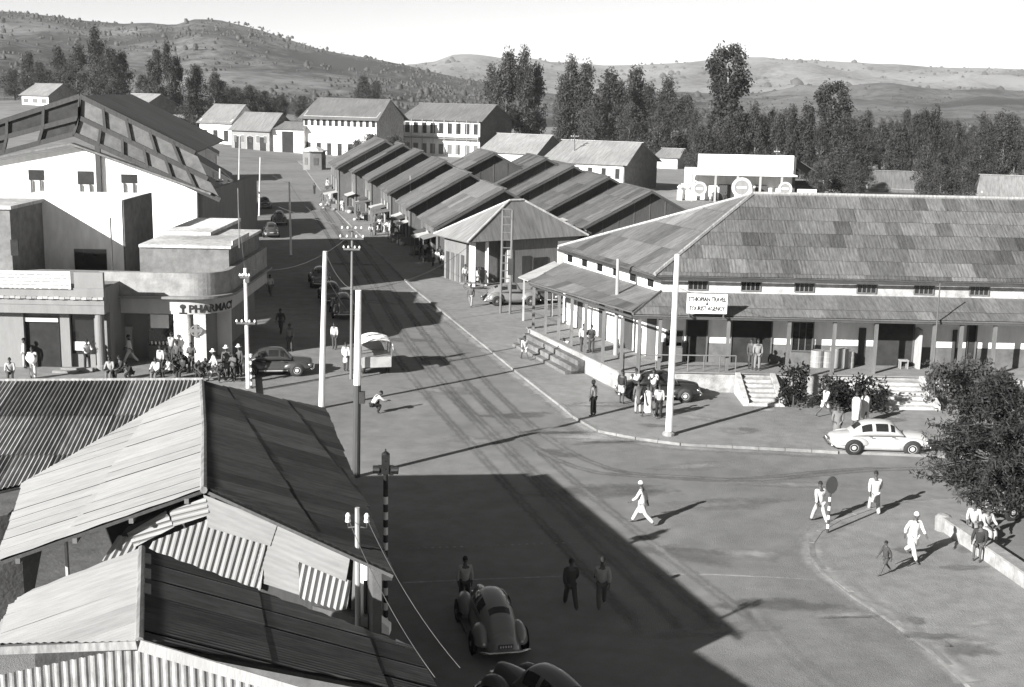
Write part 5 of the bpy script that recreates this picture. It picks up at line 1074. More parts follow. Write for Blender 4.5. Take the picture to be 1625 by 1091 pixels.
def build_car(name, label, paint, style, loc, rz, group=None, scale=1., roofpaint=None, detail=True):
    t = thing(name, label, 'car', loc, rz, group); L = lambda nm, b, m, c=None, par=None, sm=True: obj(nm, b.mesh(nm, sm), m, par or t, c, local=True)
    if style == 'saloon':   # pontoon-sided saloon of about 1950
        hull = spline([(-2.2, .42, .62, .5, .42), (-2.1, .32, .82, .7, .6), (-1.6, .26, .93, .78, .7), (-.9, .24, .98, .8, .72), (0, .24, 1.0, .81, .72), (.8, .24, 1.0, .8, .68), (1.5, .26, .97, .76, .56), (2.0, .32, .9, .66, .46), (2.12, .42, .75, .5, .36)], 4)
        cab = spline([(-1.35, .88, .95, .62, .5), (-1.0, .9, 1.3, .68, .55), (-.6, .92, 1.5, .7, .56), (0, .92, 1.55, .7, .57), (.45, .92, 1.48, .69, .55), (.75, .92, 1.2, .68, .56), (.95, .9, .98, .66, .5)], 4)
        fr = [(-1.32, .9, .62, .34), (1.3, .95, .6, .32)]; wx = (-1.28, 1.28)
    else:                   # humped fastback with separate wings, 1940s
        hull = spline([(-2.25, .35, .55, .42, .3), (-2.1, .3, .78, .56, .4), (-1.6, .28, 1.0, .66, .5), (-.9, .28, 1.08, .7, .58), (0, .28, 1.08, .7, .58), (.7, .28, 1.1, .64, .45), (1.4, .3, 1.1, .5, .3), (1.95, .36, 1.02, .36, .2), (2.05, .42, .85, .26, .16)], 4)
        cab = spline([(-2.12, .5, .66, .4, .3), (-1.85, .6, 1.0, .5, .4), (-1.4, .8, 1.36, .58, .46), (-.9, .95, 1.56, .62, .5), (-.3, 1., 1.66, .64, .52), (.25, 1., 1.62, .63, .5), (.5, 1., 1.38, .62, .48), (.68, 1., 1.1, .58, .44)], 4)
        fr = [(-1.35, .72, .56, .5), (1.3, .78, .56, .5)]; wx = (-1.3, 1.3)
    L('body', loft(hull), 'carpaint', paint); cb = L('cabin', loft(cab), 'carpaint', roofpaint or paint)
    for i_, (fx, fl, fz, fh) in enumerate(fr):
        for s_ in (-1, 1):
            fw = .2 if style == 'saloon' else .3; yc = .68 if style == 'saloon' else .62
            b = MB(); b.ell((fx, s_ * yc, .46), (fl * .85, fw, fh + .06), 18, 8, z0=0., z1=.999); fd = L('fender', b, 'carpaint', paint)
            if i_ == 1:
                hl = MB().ell((fx + fl * .72, s_ * yc, .62), (.1, .11, .11), 10, 6); L('headlight', hl, 'chrome', None, fd)
            else:
                hl = MB().ell((fx - fl * .78, s_ * yc, .55), (.05, .06, .06), 8, 5); L('tail_light', hl, 'porcelain', None, fd)
    for x in wx:
        for s_ in (-1, 1):
            yo = .885 if style == 'saloon' else .925; wheel(t, x, s_ * (yo - .065), .34, .17, .6 if style == 'saloon' else .2)
            M_ = Matrix.Translation((x, s_ * yo, .36)) @ Matrix.Rotation(math.pi / 2 * (1 if s_ < 0 else -1), 4, 'X'); L('wheel_arch', MB().lathe([(.001, 0), (.4, 0), (.41, -.02)], 20, M_), 'tyre')
    N = len(cab)
    def win(i0, i1, k0, k1, nm='window'): L(nm, patch_of(cab, i0, i1, k0, k1, .008), 'glass', None, cb)
    if style == 'saloon':
        for k0, k1 in ((1, 4), (10, 13)): win(5, 9, k0, k1); win(10, 14, k0, k1); win(15, 17, k0, k1)
        win(18, 21, 4, 10, 'windscreen'); win(2, 5, 5, 9, 'rear_window')
        for s_ in (-1, 1):
            for x in (-.55, .45): L('door_handle', MB().box(x - .08, x + .08, s_ * .79 - .02, s_ * .79 + .02, .86, .89), 'chrome', None, None, False)
            L('sill_strip', MB().box(-.85, .75, s_ * .795 - .02, s_ * .795 + .02, .3, .35), 'metal', .35, None, False)
    else:
        for k0, k1 in ((1, 4), (10, 13)): win(12, 15, k0, k1); win(16, 20, k0, k1)
        win(21, 25, 4, 10, 'windscreen'); win(8, 10, 4, 10, 'rear_window')
        L('boot_lid', patch_of(cab, 3, 7, 3, 11, .012), 'carpaint', paint * .9)
        for s_ in (-1, 1): L('running_board', MB().box(-.75, .75, s_ * .78 - .12, s_ * .78 + .12, .27, .32), 'metal', .06, None, False)
    for x, w_ in ((-2.32, .82), (2.2, .82)): L('bumper', MB().tube([(x + (.12 if x < 0 else -.12), -w_, .4), (x, -w_ * .6, .4), (x, w_ * .6, .4), (x + (.12 if x < 0 else -.12), w_, .4)], .05, 8), 'chrome')
    L('number_plate', MB().box(-2.34, -2.3, -.24, .24, .55, .67), 'plaster', .08, None, False)
    for k in range(5): L('plate_mark', MB().box(-2.345, -2.341, -.2 + k * .085, -.15 + k * .085, .575, .645), 'plaster', .7, None, False)
    L('grille', MB().box(2.02, 2.13, -.26, .26, .45, .72), 'chrome', None, None, False)
    for s_ in (-1, 1): pass
    if scale != 1: t.matrix_basis = t.matrix_basis @ Matrix.Scale(scale, 4)
    return t
def head_to(u0, v0, u1, v1): d = G(u1, v1) - G(u0, v0); return math.atan2(d.y, d.x)
build_car('white_car', 'white saloon car driving past the agency steps', .4, 'saloon', G(1400, 722, .0) + V3(0, .75, .01), -.02, scale=1.04).scale.z = .95
build_car('dark_car', 'grey-backed fastback car in the big shadow, seen from behind', .2, 'fastback', G(778, 1012, 0.) + V3(0, .2, .01), math.radians(103), scale=.9)
build_car('dark_car', 'dark rounded car cut off by the bottom edge behind the fastback', .09, 'fastback', G(862, 1146, 0.) + V3(0, 0, .01), math.radians(128), scale=.95)
build_car('parked_car', 'dark car parked at the shady corner beside the pharmacy pole', .04, 'saloon', G(432, 598, 0.) + V3(0, .8, .01), math.radians(8))
gpk = 'cars parked in the street shade'
for k, (u, v, st) in enumerate([(508, 452, 'saloon'), (525, 478, 'saloon'), (545, 500, 'fastback'), (430, 375, 'saloon'), (443, 356, 'fastback'), (420, 330, 'saloon')]):
    build_car('parked_car', ['farthest of three dark cars parked in the near street shade', 'middle of three dark cars parked in the near street shade', 'nearest of three dark cars parked in the near street shade', 'dark car in the far street shade by the white pole', 'dark humped car farther up the shady street', 'dark car farthest up the shady street'][k], .05 if k % 2 else .09, st, G(u, v, 0.) + V3(0, 0, .01), math.pi / 2 + RA + .0, gpk)
build_car('parked_car', 'dark car half hidden under the small canopy', .05, 'saloon', G(868, 484, KZ) + V3(0, 1.2, 0), .05)
build_car('parked_car', 'pale-fronted car standing beside the ladder mast', .16, 'fastback', G(812, 486, KZ) + V3(0, 1., 0), .2)
build_car('parked_car', 'black car behind the group of people before the agency', .02, 'saloon', G(1040, 642, KZ) + V3(.3, 1.3, 0), .05)
build_car('parked_car', 'car with pale bonnet behind the low wall at the right edge', .3, 'saloon', G(1612, 838, KZ) + V3(.9, 1.6, .15), math.radians(200))
# canvas-topped truck
p = G(590, 590); t = thing('canvas_truck', 'small truck with white canvas top beside the dark cross-armed pole', 'truck', p + V3(0, .8, 0), math.pi / 2 + RA); L = lambda nm, b, m, c=None, par=None: obj(nm, b.mesh(nm), m, par or t, c, local=True)
L('cargo_bed', MB().box(-1.9, .3, -.85, .85, .55, 1.05), 'metal', .3); L('tailgate', MB().box(-1.96, -1.905, -.82, .82, .5, 1.1), 'metal', .45)
b = MB(); vs = []; n = 10
for x in [-1.95 + 2.3 * i / 8 for i in range(9)]:
    for k in range(n + 1): a_ = math.pi * k / n; vs.append(V3(x, .95 * math.cos(a_), 1.75 + .32 * math.sin(a_) - (.28 if k in (0, n) else 0) + .03 * math.sin(x * 9 + k)))
b.add(vs, [(i * (n + 1) + k, i * (n + 1) + k + 1, (i + 1) * (n + 1) + k + 1, (i + 1) * (n + 1) + k) for i in range(8) for k in range(n)]); L('canvas_top', b, 'cloth', .75)
for x in (-1.85, -.8, .25):
    for s_ in (-1, 1): L('canvas_hoop', MB().tube([(x, s_ * .86, 1.05), (x, s_ * .9, 1.72)], .03, 6), 'metal', .15)
L('cab', loft(spline([(.35, .6, 1.7, .78, .65), (.9, .6, 1.75, .78, .62), (1.25, .6, 1.25, .74, .55), (1.6, .6, 1.15, .6, .4), (2.1, .6, 1.1, .5, .3)], 3)), 'carpaint', .2)
L('windscreen', MB().beam((1.02, 0, 1.5), (1.2, 0, 1.3), 1.1, .03), 'glass')
for s_ in (-1, 1):
    L('fender', MB().ell((1.5, s_ * .68, .5), (.55, .2, .4), 14, 6, z0=-.1, z1=.99), 'carpaint', .2)
    for x in (-1.2, 1.5): wheel(t, x, s_ * .7, .38, .18, .3)
# hand cart near the market house
p = G(742, 460, KZ)
t = thing('hand_cart', 'small wooden hand cart near the market house entrance', 'cart', p); MB().box(p.x - .6, p.x + .6, p.y - .35, p.y + .35, .65, .72).build('tray', 'timber', t, .2)
for s_ in (-1, 1): MB().lathe([(.3, -.03), (.36, -.03), (.36, .03), (.3, .03), (.3, -.03)], 14, Matrix.Translation((p.x, p.y + s_ * .4, KZ + .36)) @ Matrix.Rotation(math.pi / 2, 4, 'X')).build('wheel', 'timber', t, .1)
for s_ in (-1, 1): MB().tube([(p.x + .6, p.y + s_ * .3, .68), (p.x + 1.3, p.y + s_ * .3, .5)], .03, 6).build('handle', 'timber', t, .2)

# ------------------------------------------------------------------ people
def skin_mesh(name, nodes, edges, root=0, sub=1):
    me = bpy.data.meshes.new(name); bm = bmesh.new(); ly = bm.verts.layers.skin.verify(); vs = []
    for i, (p, r) in enumerate(nodes):
        v = bm.verts.new(p); vs.append(v); v[ly].radius = r if isinstance(r, tuple) else (r, r); v[ly].use_root = (i == root)
    for a, c in edges: bm.edges.new((vs[a], vs[c]))
    bm.to_mesh(me); bm.free(); o = bpy.data.objects.new('tmp', me); COL.objects.link(o)
    md = o.modifiers.new('s', 'SKIN'); md.use_smooth_shade = True
    if sub: o.modifiers.new('d', 'SUBSURF').levels = sub
    bpy.context.view_layer.update(); out = bpy.data.meshes.new_from_object(o.evaluated_get(bpy.context.evaluated_depsgraph_get())); out.name = name
    bpy.data.objects.remove(o); bpy.data.meshes.remove(me); return out
def rotx(v, a): return V3(v.x, v.y * math.cos(a) - v.z * math.sin(a), v.y * math.sin(a) + v.z * math.cos(a))
POSES = {  # hip height, torso lean, (thigh, knee) l r, (shoulder, elbow) l r ; forward is +y
    'stand': (.92, 0., (.03, -.03), (-.04, -.02), (.08, .12), (-.06, .15)),
    'walk': (.90, .06, (.48, -.12), (-.38, -.35), (-.42, .3), (.4, .35)),
    'stride': (.89, .1, (-.42, -.4), (.52, -.1), (.5, .5), (-.45, .25)),
    'fold': (.92, .02, (.06, -.03), (-.05, -.03), (.45, 1.7), (.4, 1.75)),
    'sit': (.5, .12, (1.45, -1.4), (1.5, -1.5), (.55, .6), (.5, .7)),
    'crouch': (.42, .75, (1.9, -2.2), (1.4, -1.9), (1.1, .3), (1.2, .5)),
    'bend': (.86, .95, (.25, -.2), (-.15, -.2), (.9, .3), (1.1, .4)),
    'reach': (.92, -.03, (.1, -.05), (-.12, -.05), (.9, 1.4), (1.0, 1.5))}
MESH = {}
def joints(pose):
    hip, lean, ll, lr, al, ar = POSES[pose]; J = {}; pel = V3(0, 0, hip)
    T = lambda p: pel + rotx(V3(*p), -lean)
    J['pel'] = pel; J['spi'] = T((0, 0, .2)); J['che'] = T((0, 0, .4)); J['nec'] = T((0, .0, .55)); J['hea'] = T((0, .03, .68)); J['lean'] = lean
    for s_, lg, am, n in ((-1, ll, al, 'l'), (1, lr, ar, 'r')):
        h = pel + V3(s_ * .09, 0, -.03); k = h + rotx(V3(s_ * .02, 0, -.43), lg[0]); f = k + rotx(V3(0, 0, -.42), lg[0] + lg[1]); J['hip' + n], J['kne' + n], J['ank' + n] = h, k, f; J['toe' + n] = f + V3(0, .15, -.03)
        sh = T((s_ * .19, 0, .47)); e = sh + rotx(V3(s_ * .05, 0, -.28), am[0] - lean * .4); w_ = e + rotx(V3(-s_ * .02, 0, -.25), am[0] + am[1] - lean * .4); J['sho' + n], J['elb' + n], J['wri' + n] = sh, e, w_; J['hd' + n] = (w_ - e).normalized()
    mz = min(J['ankl'].z, J['ankr'].z) - .065
    for k_ in list(J):
        if isinstance(J[k_], Vector) and not k_.startswith('hd'): J[k_] = J[k_] - V3(0, 0, mz)
    return J
def body_mesh(pose):
    if ('b', pose) in MESH: return MESH[('b', pose)]
    J = joints(pose); N = [(J['pel'], (.13, .1)), (J['spi'], (.12, .09)), (J['che'], (.14, .1)), (J['nec'], .055), (J['hea'] - V3(0, 0, .04), .06)]; E = [(0, 1), (1, 2), (2, 3), (3, 4)]
    def add(p, r, par): N.append((p, r)); E.append((par, len(N) - 1)); return len(N) - 1
    for n, s_ in (('l', -1), ('r', 1)):
        h = add(J['hip' + n], .085, 0); k = add(J['kne' + n], .055, h); a = add(J['ank' + n], .038, k); add(J['toe' + n], .03, a)
        sh = add(J['sho' + n], .06, 2); e = add(J['elb' + n], .042, sh); w_ = add(J['wri' + n], .027, e); d = J['hd' + n]; pm = add(J['wri' + n] + d * .06, .03, w_)
        sd2 = d.cross(V3(s_, 0, 0)); sd2 = sd2.normalized() if sd2.length > .1 else V3(0, 1, 0)
        for q, (ln, of) in enumerate(((.075, -.03), (.09, -.01), (.085, .012), (.065, .032))):
            add(J['wri' + n] + d * (.07 + ln) + sd2 * of + V3(-s_ * .02, 0, 0), .0085, pm)
        add(J['wri' + n] + d * .07 - sd2 * .07, .01, w_)
    me = skin_mesh('body', N, E, 0, 1)
    hb = MB(); Mh = Matrix.Rotation(-J['lean'] * .5, 3, 'X'); hb.ell(J['hea'] + V3(0, 0, .03), (.077, .098, .122), 14, 10, Mh); hb.ell(J['hea'] + Mh @ V3(0, .1, .01), (.014, .022, .026), 6, 4)
    hb.ell(J['hea'] + Mh @ V3(0, .085, -.035), (.026, .014, .01), 6, 4)
    for s_ in (-1, 1): hb.ell(J['hea'] + Mh @ V3(s_ * .079, 0, .01), (.012, .022, .03), 6, 4); hb.ell(J['hea'] + Mh @ V3(s_ * .032, .087, .04), (.012, .008, .008), 6, 4)
    bm = bmesh.new(); bm.from_mesh(me); h2 = hb.mesh('h', True); bm.from_mesh(h2); bm.to_mesh(me); bm.free()
    me.materials.clear(); me.polygons.foreach_set('use_smooth', [True] * len(me.polygons)); MESH[('b', pose)] = me
    hr = MB(); hr.ell(J['hea'] + V3(0, -.008, .045), (.085, .104, .118), 14, 6, Mh, -.05, .999); MESH[('h', pose)] = hr.mesh('hair', True)
    ht = MB(); ht.lathe([(.001, .23), (.07, .225), (.09, .15), (.1, .1), (.175, .085), (.178, .075), (.1, .075)], 16, Matrix.Translation(J['hea'])); MESH[('hat', pose)] = ht.mesh('hat', True)
    return me
def cloth_mesh(pose, kind):
    if (kind, pose) in MESH: return MESH[(kind, pose)]
    J = joints(pose); N = []; E = []
    def add(p, r, par=None):
        N.append((p, r))
        if par is not None: E.append((par, len(N) - 1))
        return len(N) - 1
    L = lambda a, c, t: J[a].lerp(J[c], t)
    if kind in ('shirt', 'coat'):
        g = .03 if kind == 'shirt' else .04
        pe = add(J['pel'] - V3(0, 0, .06), (.15 + g, .12 + g)); sp = add(J['spi'], (.13 + g, .1 + g), pe); ch = add(J['che'], (.145 + g, .11 + g), sp); add(J['nec'] - V3(0, 0, .03), .07, ch)
        for n in 'lr': sh = add(J['sho' + n], .075, ch); e = add(J['elb' + n], .06, sh); add(L('elb' + n, 'wri' + n, .8), .048, e)
        if kind == 'coat' and pose not in ('sit', 'crouch'):
            kn = (J['knel'] + J['kner']) / 2; add(kn + V3(0, 0, .0), (.21, .2), pe)
    elif kind in ('trousers', 'shorts'):
        pe = add(J['pel'], (.14, .115))
        for n in 'lr':
            h = add(J['hip' + n] - V3(0, 0, .03), .105, pe)
            if kind == 'trousers': k = add(J['kne' + n], .085, h); add(J['ank' + n] + V3(0, 0, .02), .075, k)
            else: add(L('hip' + n, 'kne' + n, .85), .1, h)
    elif kind == 'robe':                      # long white cotton wrap
        b = MB(); kn = (J['knel'] + J['kner']) / 2; an = (J['ankl'] + J['ankr']) / 2; lo = kn.lerp(an, .35); n = 16; vs = []
        cs = [(J['nec'] + V3(0, 0, -.01), .085, .08), (J['che'] + V3(0, 0, .09), .17, .13), (J['che'], .225, .16), (J['spi'], .2, .16), (J['pel'], .205, .17), (J['pel'].lerp(kn, .5), .2, .19), (kn, .19, .2), (lo, .2, .22)]
        for i, (c, rx, ry) in enumerate(cs):
            for k in range(n): a = 2 * math.pi * k / n; f = 1 + .09 * math.sin(a * 5 + i * .4) * min(1, i / 3); vs.append(c + V3(rx * f * math.cos(a), ry * f * math.sin(a), .02 * math.sin(a * 3 + i)))
        b.add(vs, [(i * n + k, i * n + (k + 1) % n, (i + 1) * n + (k + 1) % n, (i + 1) * n + k) for i in range(len(cs) - 1) for k in range(n)] + [tuple(range(n))]); MESH[(kind, pose)] = b.mesh('robe', True); return MESH[(kind, pose)]
    me = skin_mesh(kind, N, E, 0, 1); me.materials.clear(); me.polygons.foreach_set('use_smooth', [True] * len(me.polygons)); MESH[(kind, pose)] = me; return me
def person(label, u, v, z, pose, face, top, tc, leg=None, lc=.3, h=1.72, hat=None, group=None, off=0., skinc=None, robe=None):
    p = G(u, v, z) + V3(0, off, 0); t = thing('person', label, 'person', p, math.radians(face), group); s_ = h / 1.74; t.matrix_basis = t.matrix_basis @ Matrix.Scale(s_, 4)
    obj('body', body_mesh(pose), 'skin', t, local=True)
    if hat and hat < 0: obj('cap', MESH[('h', pose)].copy(), 'cloth', t, -hat, local=True)
    elif hat: obj('hat', MESH[('hat', pose)], 'cloth', t, hat, local=True)
    else: obj('hair', MESH[('h', pose)], 'hair', t, local=True)
    if top: obj(top, cloth_mesh(pose, top), 'cloth', t, tc * .68, local=True)
    if leg: obj(leg, cloth_mesh(pose, leg), 'cloth', t, lc * .62, local=True)
    if robe: obj('robe', cloth_mesh(pose, 'robe'), 'cloth', t, robe * .68, local=True)
    return t
WH, DK, GR = .78, .04, .22
PE = [  # label, u, v, z, pose, facing, top, tone, leg, tone, height, hat, robe
 ('man all in white striding left across the junction', 1018, 833, 0, 'stride', 70, 'coat', WH, 'trousers', .7, 1.8, -.55, None),
 ('man in white shirt standing behind the striped sign post', 1299, 831, 0, 'walk', 20, 'shirt', WH, 'trousers', .6, 1.72, None, None),
 ('man in long white coat walking away near the island kerb', 1386, 816, 0, 'walk', -5, 'coat', .7, 'trousers', .6, 1.8, None, None),
 ('man in brilliant white suit and cap walking on the island', 1446, 888, KZ, 'stride', 200, 'coat', .85, 'trousers', .85, 1.86, -.6, None),
 ('small boy in dark rags beside the man in brilliant white', 1404, 912, KZ, 'walk', 110, 'shirt', .08, 'shorts', .1, 1.25, None, None),
 ('dark-clad youth sitting on the low island wall', 1553, 885, KZ, 'sit', 150, 'shirt', .05, 'shorts', .15, 1.72, None, None),
 ('person in white leaning on the wall under the feathery tree', 1543, 850, KZ, 'sit', 160, 'shirt', .6, 'trousers', .3, 1.7, None, None),
 ('second person in white sitting at the wall under the feathery tree', 1562, 858, KZ, 'sit', 200, 'shirt', .5, 'trousers', .5, 1.7, None, None),
 ('person in white at the right edge before the porch', 1598, 660, KZ, 'stand', 180, 'shirt', WH, 'trousers', .3, 1.72, None, None),
 ('dark figure walking in the big shadow, left of two', 905, 966, 0, 'walk', 10, 'shirt', .08, 'trousers', .1, 1.7, None, None),
 ('figure with pale shirt walking in the big shadow, right of two', 954, 965, 0, 'stride', 0, 'shirt', .45, 'trousers', .16, 1.75, None, None),
 ('person in pale shirt beside the front of the fastback car', 737, 965, 0, 'stand', 200, 'shirt', .5, 'trousers', .1, 1.7, None, None),
 ('crouching person in white shirt on the road by the two-tone pole', 591, 657, 0, 'crouch', -60, 'shirt', WH, 'trousers', .05, 1.72, None, None),
 ('man in white jacket and dark trousers by the agency kerb', 941, 661, KZ, 'stand', 60, 'shirt', WH, 'trousers', .06, 1.85, None, None),
 ('man in dark waistcoat and white shorts at the veranda corner', 986, 641, KZ, 'stand', -40, 'shirt', .05, 'shorts', WH, 1.8, None, None),
 ('man in white shirt facing the black car', 1008, 637, KZ, 'fold', 0, 'shirt', WH, 'trousers', .1, 1.75, None, None),
 ('man in white with elbows raised beside the black car', 1036, 638, KZ, 'reach', 170, 'shirt', WH, 'trousers', .1, 1.75, None, None),
 ('person in long grey dress in the group before the agency', 1012, 657, KZ, 'stand', 20, 'coat', .15, 'trousers', .5, 1.72, None, None),
 ('person wrapped in white robe in the group before the agency', 1028, 664, KZ, 'walk', 30, None, 0, None, 0, 1.75, None, WH),
 ('dark-clad person with white shawl nearest the tall white pole', 1045, 664, KZ, 'stand', -20, 'shirt', .6, 'trousers', .04, 1.72, None, None),
 ('person in white shirt and trousers walking before the dark shrubs', 1308, 663, KZ, 'stride', -70, 'shirt', .85, 'shorts', .8, 1.75, None, None),
 ('figure in white robe on the left of the robed pair', 1357, 676, KZ, 'stand', 150, None, 0, None, 0, 1.72, None, .75),
 ('figure in white robe on the right of the robed pair', 1371, 672, KZ, 'walk', 150, None, 0, None, 0, 1.76, None, .8),
 ('man in grey suit at the rear of the white car', 1327, 700, KZ, 'stand', 0, 'coat', .22, 'trousers', .22, 1.75, None, None),
 ('man in grey standing in the wide agency doorway', 1201, 588, 1.26, 'stand', 180, 'shirt', .3, 'trousers', .28, 1.75, None, None),
 ('darker man in the shade of the wide agency doorway', 1191, 586, 1.26, 'stand', 150, 'shirt', .1, 'trousers', .1, 1.7, None, None),
 ('child in white shirt and shorts on the pavement by the veranda', 832, 571, KZ, 'walk', 20, 'shirt', .7, 'shorts', .7, 1.5, None, None),
 ('stooping person in white wrap beside the veranda edge', 907, 572, KZ, 'bend', 110, 'coat', .75, 'trousers', .6, 1.7, None, None),
 ('person in white standing inside the side veranda', 925, 560, 1.2, 'stand', 200, 'shirt', WH, 'trousers', .1, 1.7, None, None),
 ('dark-clad person standing inside the side veranda', 938, 562, 1.2, 'fold', 160, 'shirt', .06, 'trousers', .1, 1.7, None, None),
 ('person carrying a load near the street crossing by the market house', 747, 487, KZ, 'walk', 170, 'shirt', .15, 'trousers', .4, 1.75, None, None),
 ('man in white in the middle of the market house group', 694, 426, KZ, 'stand', 150, 'coat', .8, 'trousers', .5, 1.75, None, None),
 ('person in white on the left of the market house group', 687, 424, KZ, 'stand', 90, 'shirt', .7, 'trousers', .1, 1.65, None, None),
 ('person in white on the right of the market house group', 703, 430, KZ, 'walk', 190, 'shirt', .75, 'trousers', .5, 1.72, None, None),
 ('dark person behind the market house group', 698, 420, KZ, 'stand', 180, 'shirt', .05, 'trousers', .06, 1.7, None, None),
 ('person in grey leaning at the market house wall', 727, 438, KZ, 'fold', 250, 'shirt', .4, 'trousers', .2, 1.72, None, None),
 ('person in pale shirt by the hand cart', 738, 452, KZ, 'stand', 200, 'shirt', .5, 'trousers', .15, 1.7, None, None),
 ('dark person behind the hand cart', 752, 451, KZ, 'stand', 160, 'shirt', .06, 'trousers', .1, 1.72, None, None),
 ('person with white shawl near the market house pillars', 758, 455, KZ, 'walk', 240, 'coat', .6, 'trousers', .1, 1.7, None, None),
 ('person in white bending at the second market shed', 610, 371, KZ, 'bend', -60, 'shirt', WH, 'trousers', .6, 1.72, None, None),
 ('person in white standing at the second market shed', 618, 374, KZ, 'stand', 180, 'coat', WH, 'trousers', .6, 1.72, None, None),
 ('person in white near the third market shed front', 633, 368, KZ, 'walk', 160, 'shirt', .7, 'trousers', .15, 1.7, None, None),
 ('dark person at the front of the second market shed', 596, 374, KZ, 'stand', 120, 'shirt', .06, 'trousers', .08, 1.72, None, None),
 ('person carrying a white bundle on the market pavement', 588, 374, KZ, 'sit', 200, 'shirt', .7, 'trousers', .2, 1.6, None, None),
 ('dark boy alone on the market pavement', 569, 352, KZ, 'walk', 170, 'shirt', .06, 'shorts', .08, 1.6, None, None),
 ('white figure at the edge of the market pavement', 543, 336, KZ, 'walk', 190, 'coat', .8, 'trousers', .7, 1.75, None, None),
 ('white figure before the farther market sheds', 562, 326, KZ, 'stand', 160, 'coat', .75, 'trousers', .2, 1.72, None, None),
 ('pale figure by the white post of the market', 579, 332, KZ, 'stand', 180, 'coat', .75, 'trousers', .5, 1.75, None, None),
 ('bright white figure near the end of the market row', 524, 322, KZ, 'stand', 200, 'coat', .85, 'trousers', .5, 1.7, None, None),
 ('dark figure standing by the kiosk', 499, 309, KZ, 'stand', 150, 'shirt', .05, 'trousers', .06, 1.75, None, None),
 ('dark figure left of the bright white one by the kiosk', 512, 322, KZ, 'walk', 120, 'shirt', .08, 'trousers', .1, 1.7, None, None),
 ('first of the small white figures beyond the kiosk', 520, 300, KZ, 'stand', 180, 'coat', .7, 'trousers', .3, 1.7, None, None),
 ('grey figure among the far crowd by the last shed', 534, 302, KZ, 'walk', 200, 'shirt', .3, 'trousers', .1, 1.72, None, None),
 ('person in white with a big white bundle before the corner shop', 53, 602, .2, 'fold', 190, 'shirt', .75, 'trousers', .8, 1.78, None, None),
 ('person in pale shirt at the corner shop doorway', 39, 585, .2, 'stand', -60, 'shirt', .65, 'trousers', .5, 1.72, None, None),
 ('seated person at the left edge before the corner shop', 17, 606, .2, 'sit', 200, 'shirt', .55, 'trousers', .1, 1.7, None, None),
 ('person leaning at the corner shop window in dark trousers', 139, 588, .2, 'fold', 220, 'shirt', .6, 'trousers', .05, 1.75, None, None),
 ('man in white striding between corner shop and pharmacy', 207, 578, .2, 'walk', 100, 'shirt', WH, 'trousers', .75, 1.78, None, None),
 ('pale seated person left of the pair before the pharmacy', 176, 604, .2, 'sit', 180, 'shirt', .4, 'trousers', .2, 1.7, None, None),
 ('dark seated person before the pharmacy recess', 193, 603, .2, 'sit', 140, 'shirt', .06, 'trousers', .06, 1.72, None, None),
 ('hunched dark person beside the dark seated one', 209, 605, .2, 'crouch', 160, 'shirt', .05, 'trousers', .05, 1.72, None, None),
 ('tall person in pale jacket at the pharmacy window', 273, 576, .2, 'reach', -30, 'shirt', .45, 'trousers', .08, 1.78, None, None),
 ('white-clad person seated low before the pharmacy window', 249, 605, .2, 'sit', 170, 'shirt', .75, 'trousers', .2, 1.7, None, None),
 ('dark person left in the crowd below the cross emblem', 264, 590, .2, 'sit', 190, 'shirt', .05, 'trousers', .05, 1.75, None, None),
 ('person with white sleeve in the crowd below the cross emblem', 282, 586, .2, 'stand', 170, 'shirt', .12, 'trousers', .05, 1.6, None, None),
 ('seated dark person in the middle of the crowd below the cross emblem', 292, 602, .2, 'sit', 150, 'shirt', .06, 'trousers', .06, 1.72, None, None),
 ('person in grey at the right of the crowd below the cross emblem', 304, 592, .2, 'fold', 200, 'shirt', .18, 'trousers', .1, 1.72, None, None),
 ('crouching dark person before the pharmacy door', 318, 605, .2, 'crouch', 210, 'shirt', .07, 'trousers', .05, 1.7, None, None),
 ('man in white with sun hat walking by the pharmacy door', 341, 604, .2, 'walk', 110, 'shirt', WH, 'trousers', .7, 1.75, .75, None),
 ('man in sun hat and dark coat beside the pharmacy pole', 360, 600, .2, 'stand', 180, 'coat', .15, 'trousers', .06, 1.75, .8, None),
 ('man in dark clothes and pale hat nearest the pharmacy pole', 380, 598, .2, 'stand', 160, 'shirt', .12, 'trousers', .06, 1.75, .7, None),
 ('pale figure walking in the shady street behind the pharmacy', 429, 470, 0, 'walk', 180, 'shirt', .7, 'trousers', .2, 1.75, None, None),
 ('dark figure in the shady street, upper of two', 446, 530, 0, 'walk', 170, 'shirt', .1, 'trousers', .08, 1.75, None, None),
 ('grey figure in the shady street, lower of two', 460, 558, 0, 'stand', 190, 'shirt', .2, 'trousers', .1, 1.72, None, None),
 ('figure with white shirt in the shade left of the canvas truck', 531, 555, 0, 'stand', 160, 'shirt', .7, 'trousers', .1, 1.7, None, None),
 ('person in white at the rear corner of the canvas truck', 549, 590, 0, 'stand', -20, 'coat', .7, 'trousers', .1, 1.72, None, None),
 ('white figure beside the fuel pumps at the garage', 1127, 322, KZ, 'stand', 180, 'coat', .8, 'trousers', .3, 1.75, None, None),
 ('dark figure before the big tyre sign at the garage', 1150, 324, KZ, 'stand', 180, 'shirt', .05, 'trousers', .05, 1.75, None, None)]
for (lab, u, v, z, pose, face, top, tc, leg, lc, h, hat, robe) in PE: person(lab, u, v, z, pose, face, top, tc, leg, lc, h, hat, None, 0., None, robe)
rx = random.Random(4)
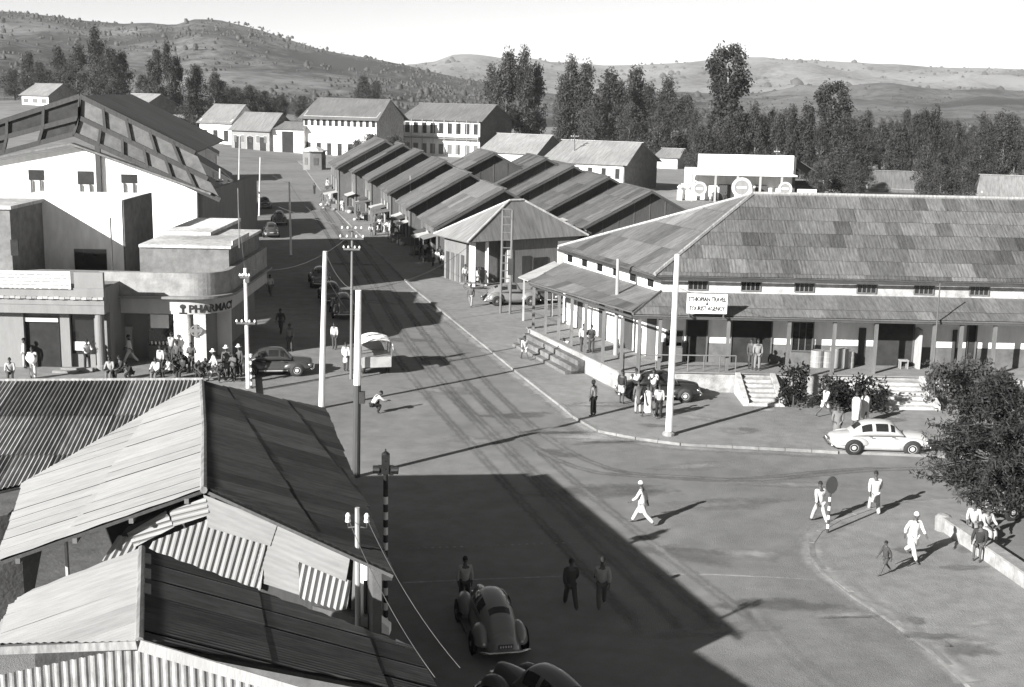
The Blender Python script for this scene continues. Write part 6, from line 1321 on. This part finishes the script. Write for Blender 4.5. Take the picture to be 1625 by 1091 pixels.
for k, (u, v) in enumerate([(256, 596), (270, 604), (276, 594), (288, 592), (298, 588), (311, 600), (326, 596), (350, 606), (371, 606)]):
    person('dark-clad figure in the dense crowd on the pavement below the pharmacy cross', u, v, .2, rx.choice(('sit', 'stand', 'crouch', 'fold')), rx.uniform(120, 240), 'shirt', rx.choice((.05, .08, .15, .6)), 'trousers', .06, rx.uniform(1.6, 1.78), None, 'crowd below the pharmacy cross')
rx = random.Random(9)
for k in range(22):
    f = rx.random(); u = 520 + f * 150 + rx.uniform(-4, 22); v = 306 + f * 108 + rx.uniform(-6, 6); w_ = rx.random()
    person('small figure among the shoppers strung along the market fronts', u, v, KZ, rx.choice(('stand', 'walk', 'stride', 'fold', 'stand')), rx.uniform(0, 360), rx.choice(('coat', 'shirt')), .75 if w_ < .5 else rx.uniform(.04, .3), 'trousers', rx.choice((.05, .1, .6)), rx.uniform(1.55, 1.8), None, 'shoppers along the market fronts')
# bundle held before the corner shop
p = G(53, 602, .2) + V3(.05, -.25, 1.2); b = MB(); b.ell(p, (.33, .22, .26), 12, 8, Matrix.Rotation(.6, 3, 'Y')); tag(b.build('bundle', 'cloth', None, .85, smooth=True), 'big white bundle held by the person before the corner shop', 'bundle')

# ------------------------------------------------------------------ the air
HZ = True
if HZ:
    m = bpy.data.materials.new('haze'); m.use_nodes = True; n = m.node_tree.nodes; n.clear(); out = n.new('ShaderNodeOutputMaterial'); pv = n.new('ShaderNodeVolumePrincipled')
    pv.inputs['Color'].default_value = (.92, .92, .91, 1); pv.inputs['Density'].default_value = .00008; pv.inputs['Anisotropy'].default_value = 0.
    m.node_tree.links.new(pv.outputs[0], out.inputs['Volume'])
    ztop = max(max((o.matrix_world @ Vector(c_)).z for c_ in o.bound_box) for o in COL.objects if o.type == 'MESH' and o.name.startswith('hill')) + 12
    hb = MB().box(-9500, 9500, -450, 9500, -1.5, ztop); ho = obj('haze', hb.mesh('haze'), m); ho['kind'] = 'stuff'; tag(ho, 'thin pale haze in the air over the town and hills', 'haze')
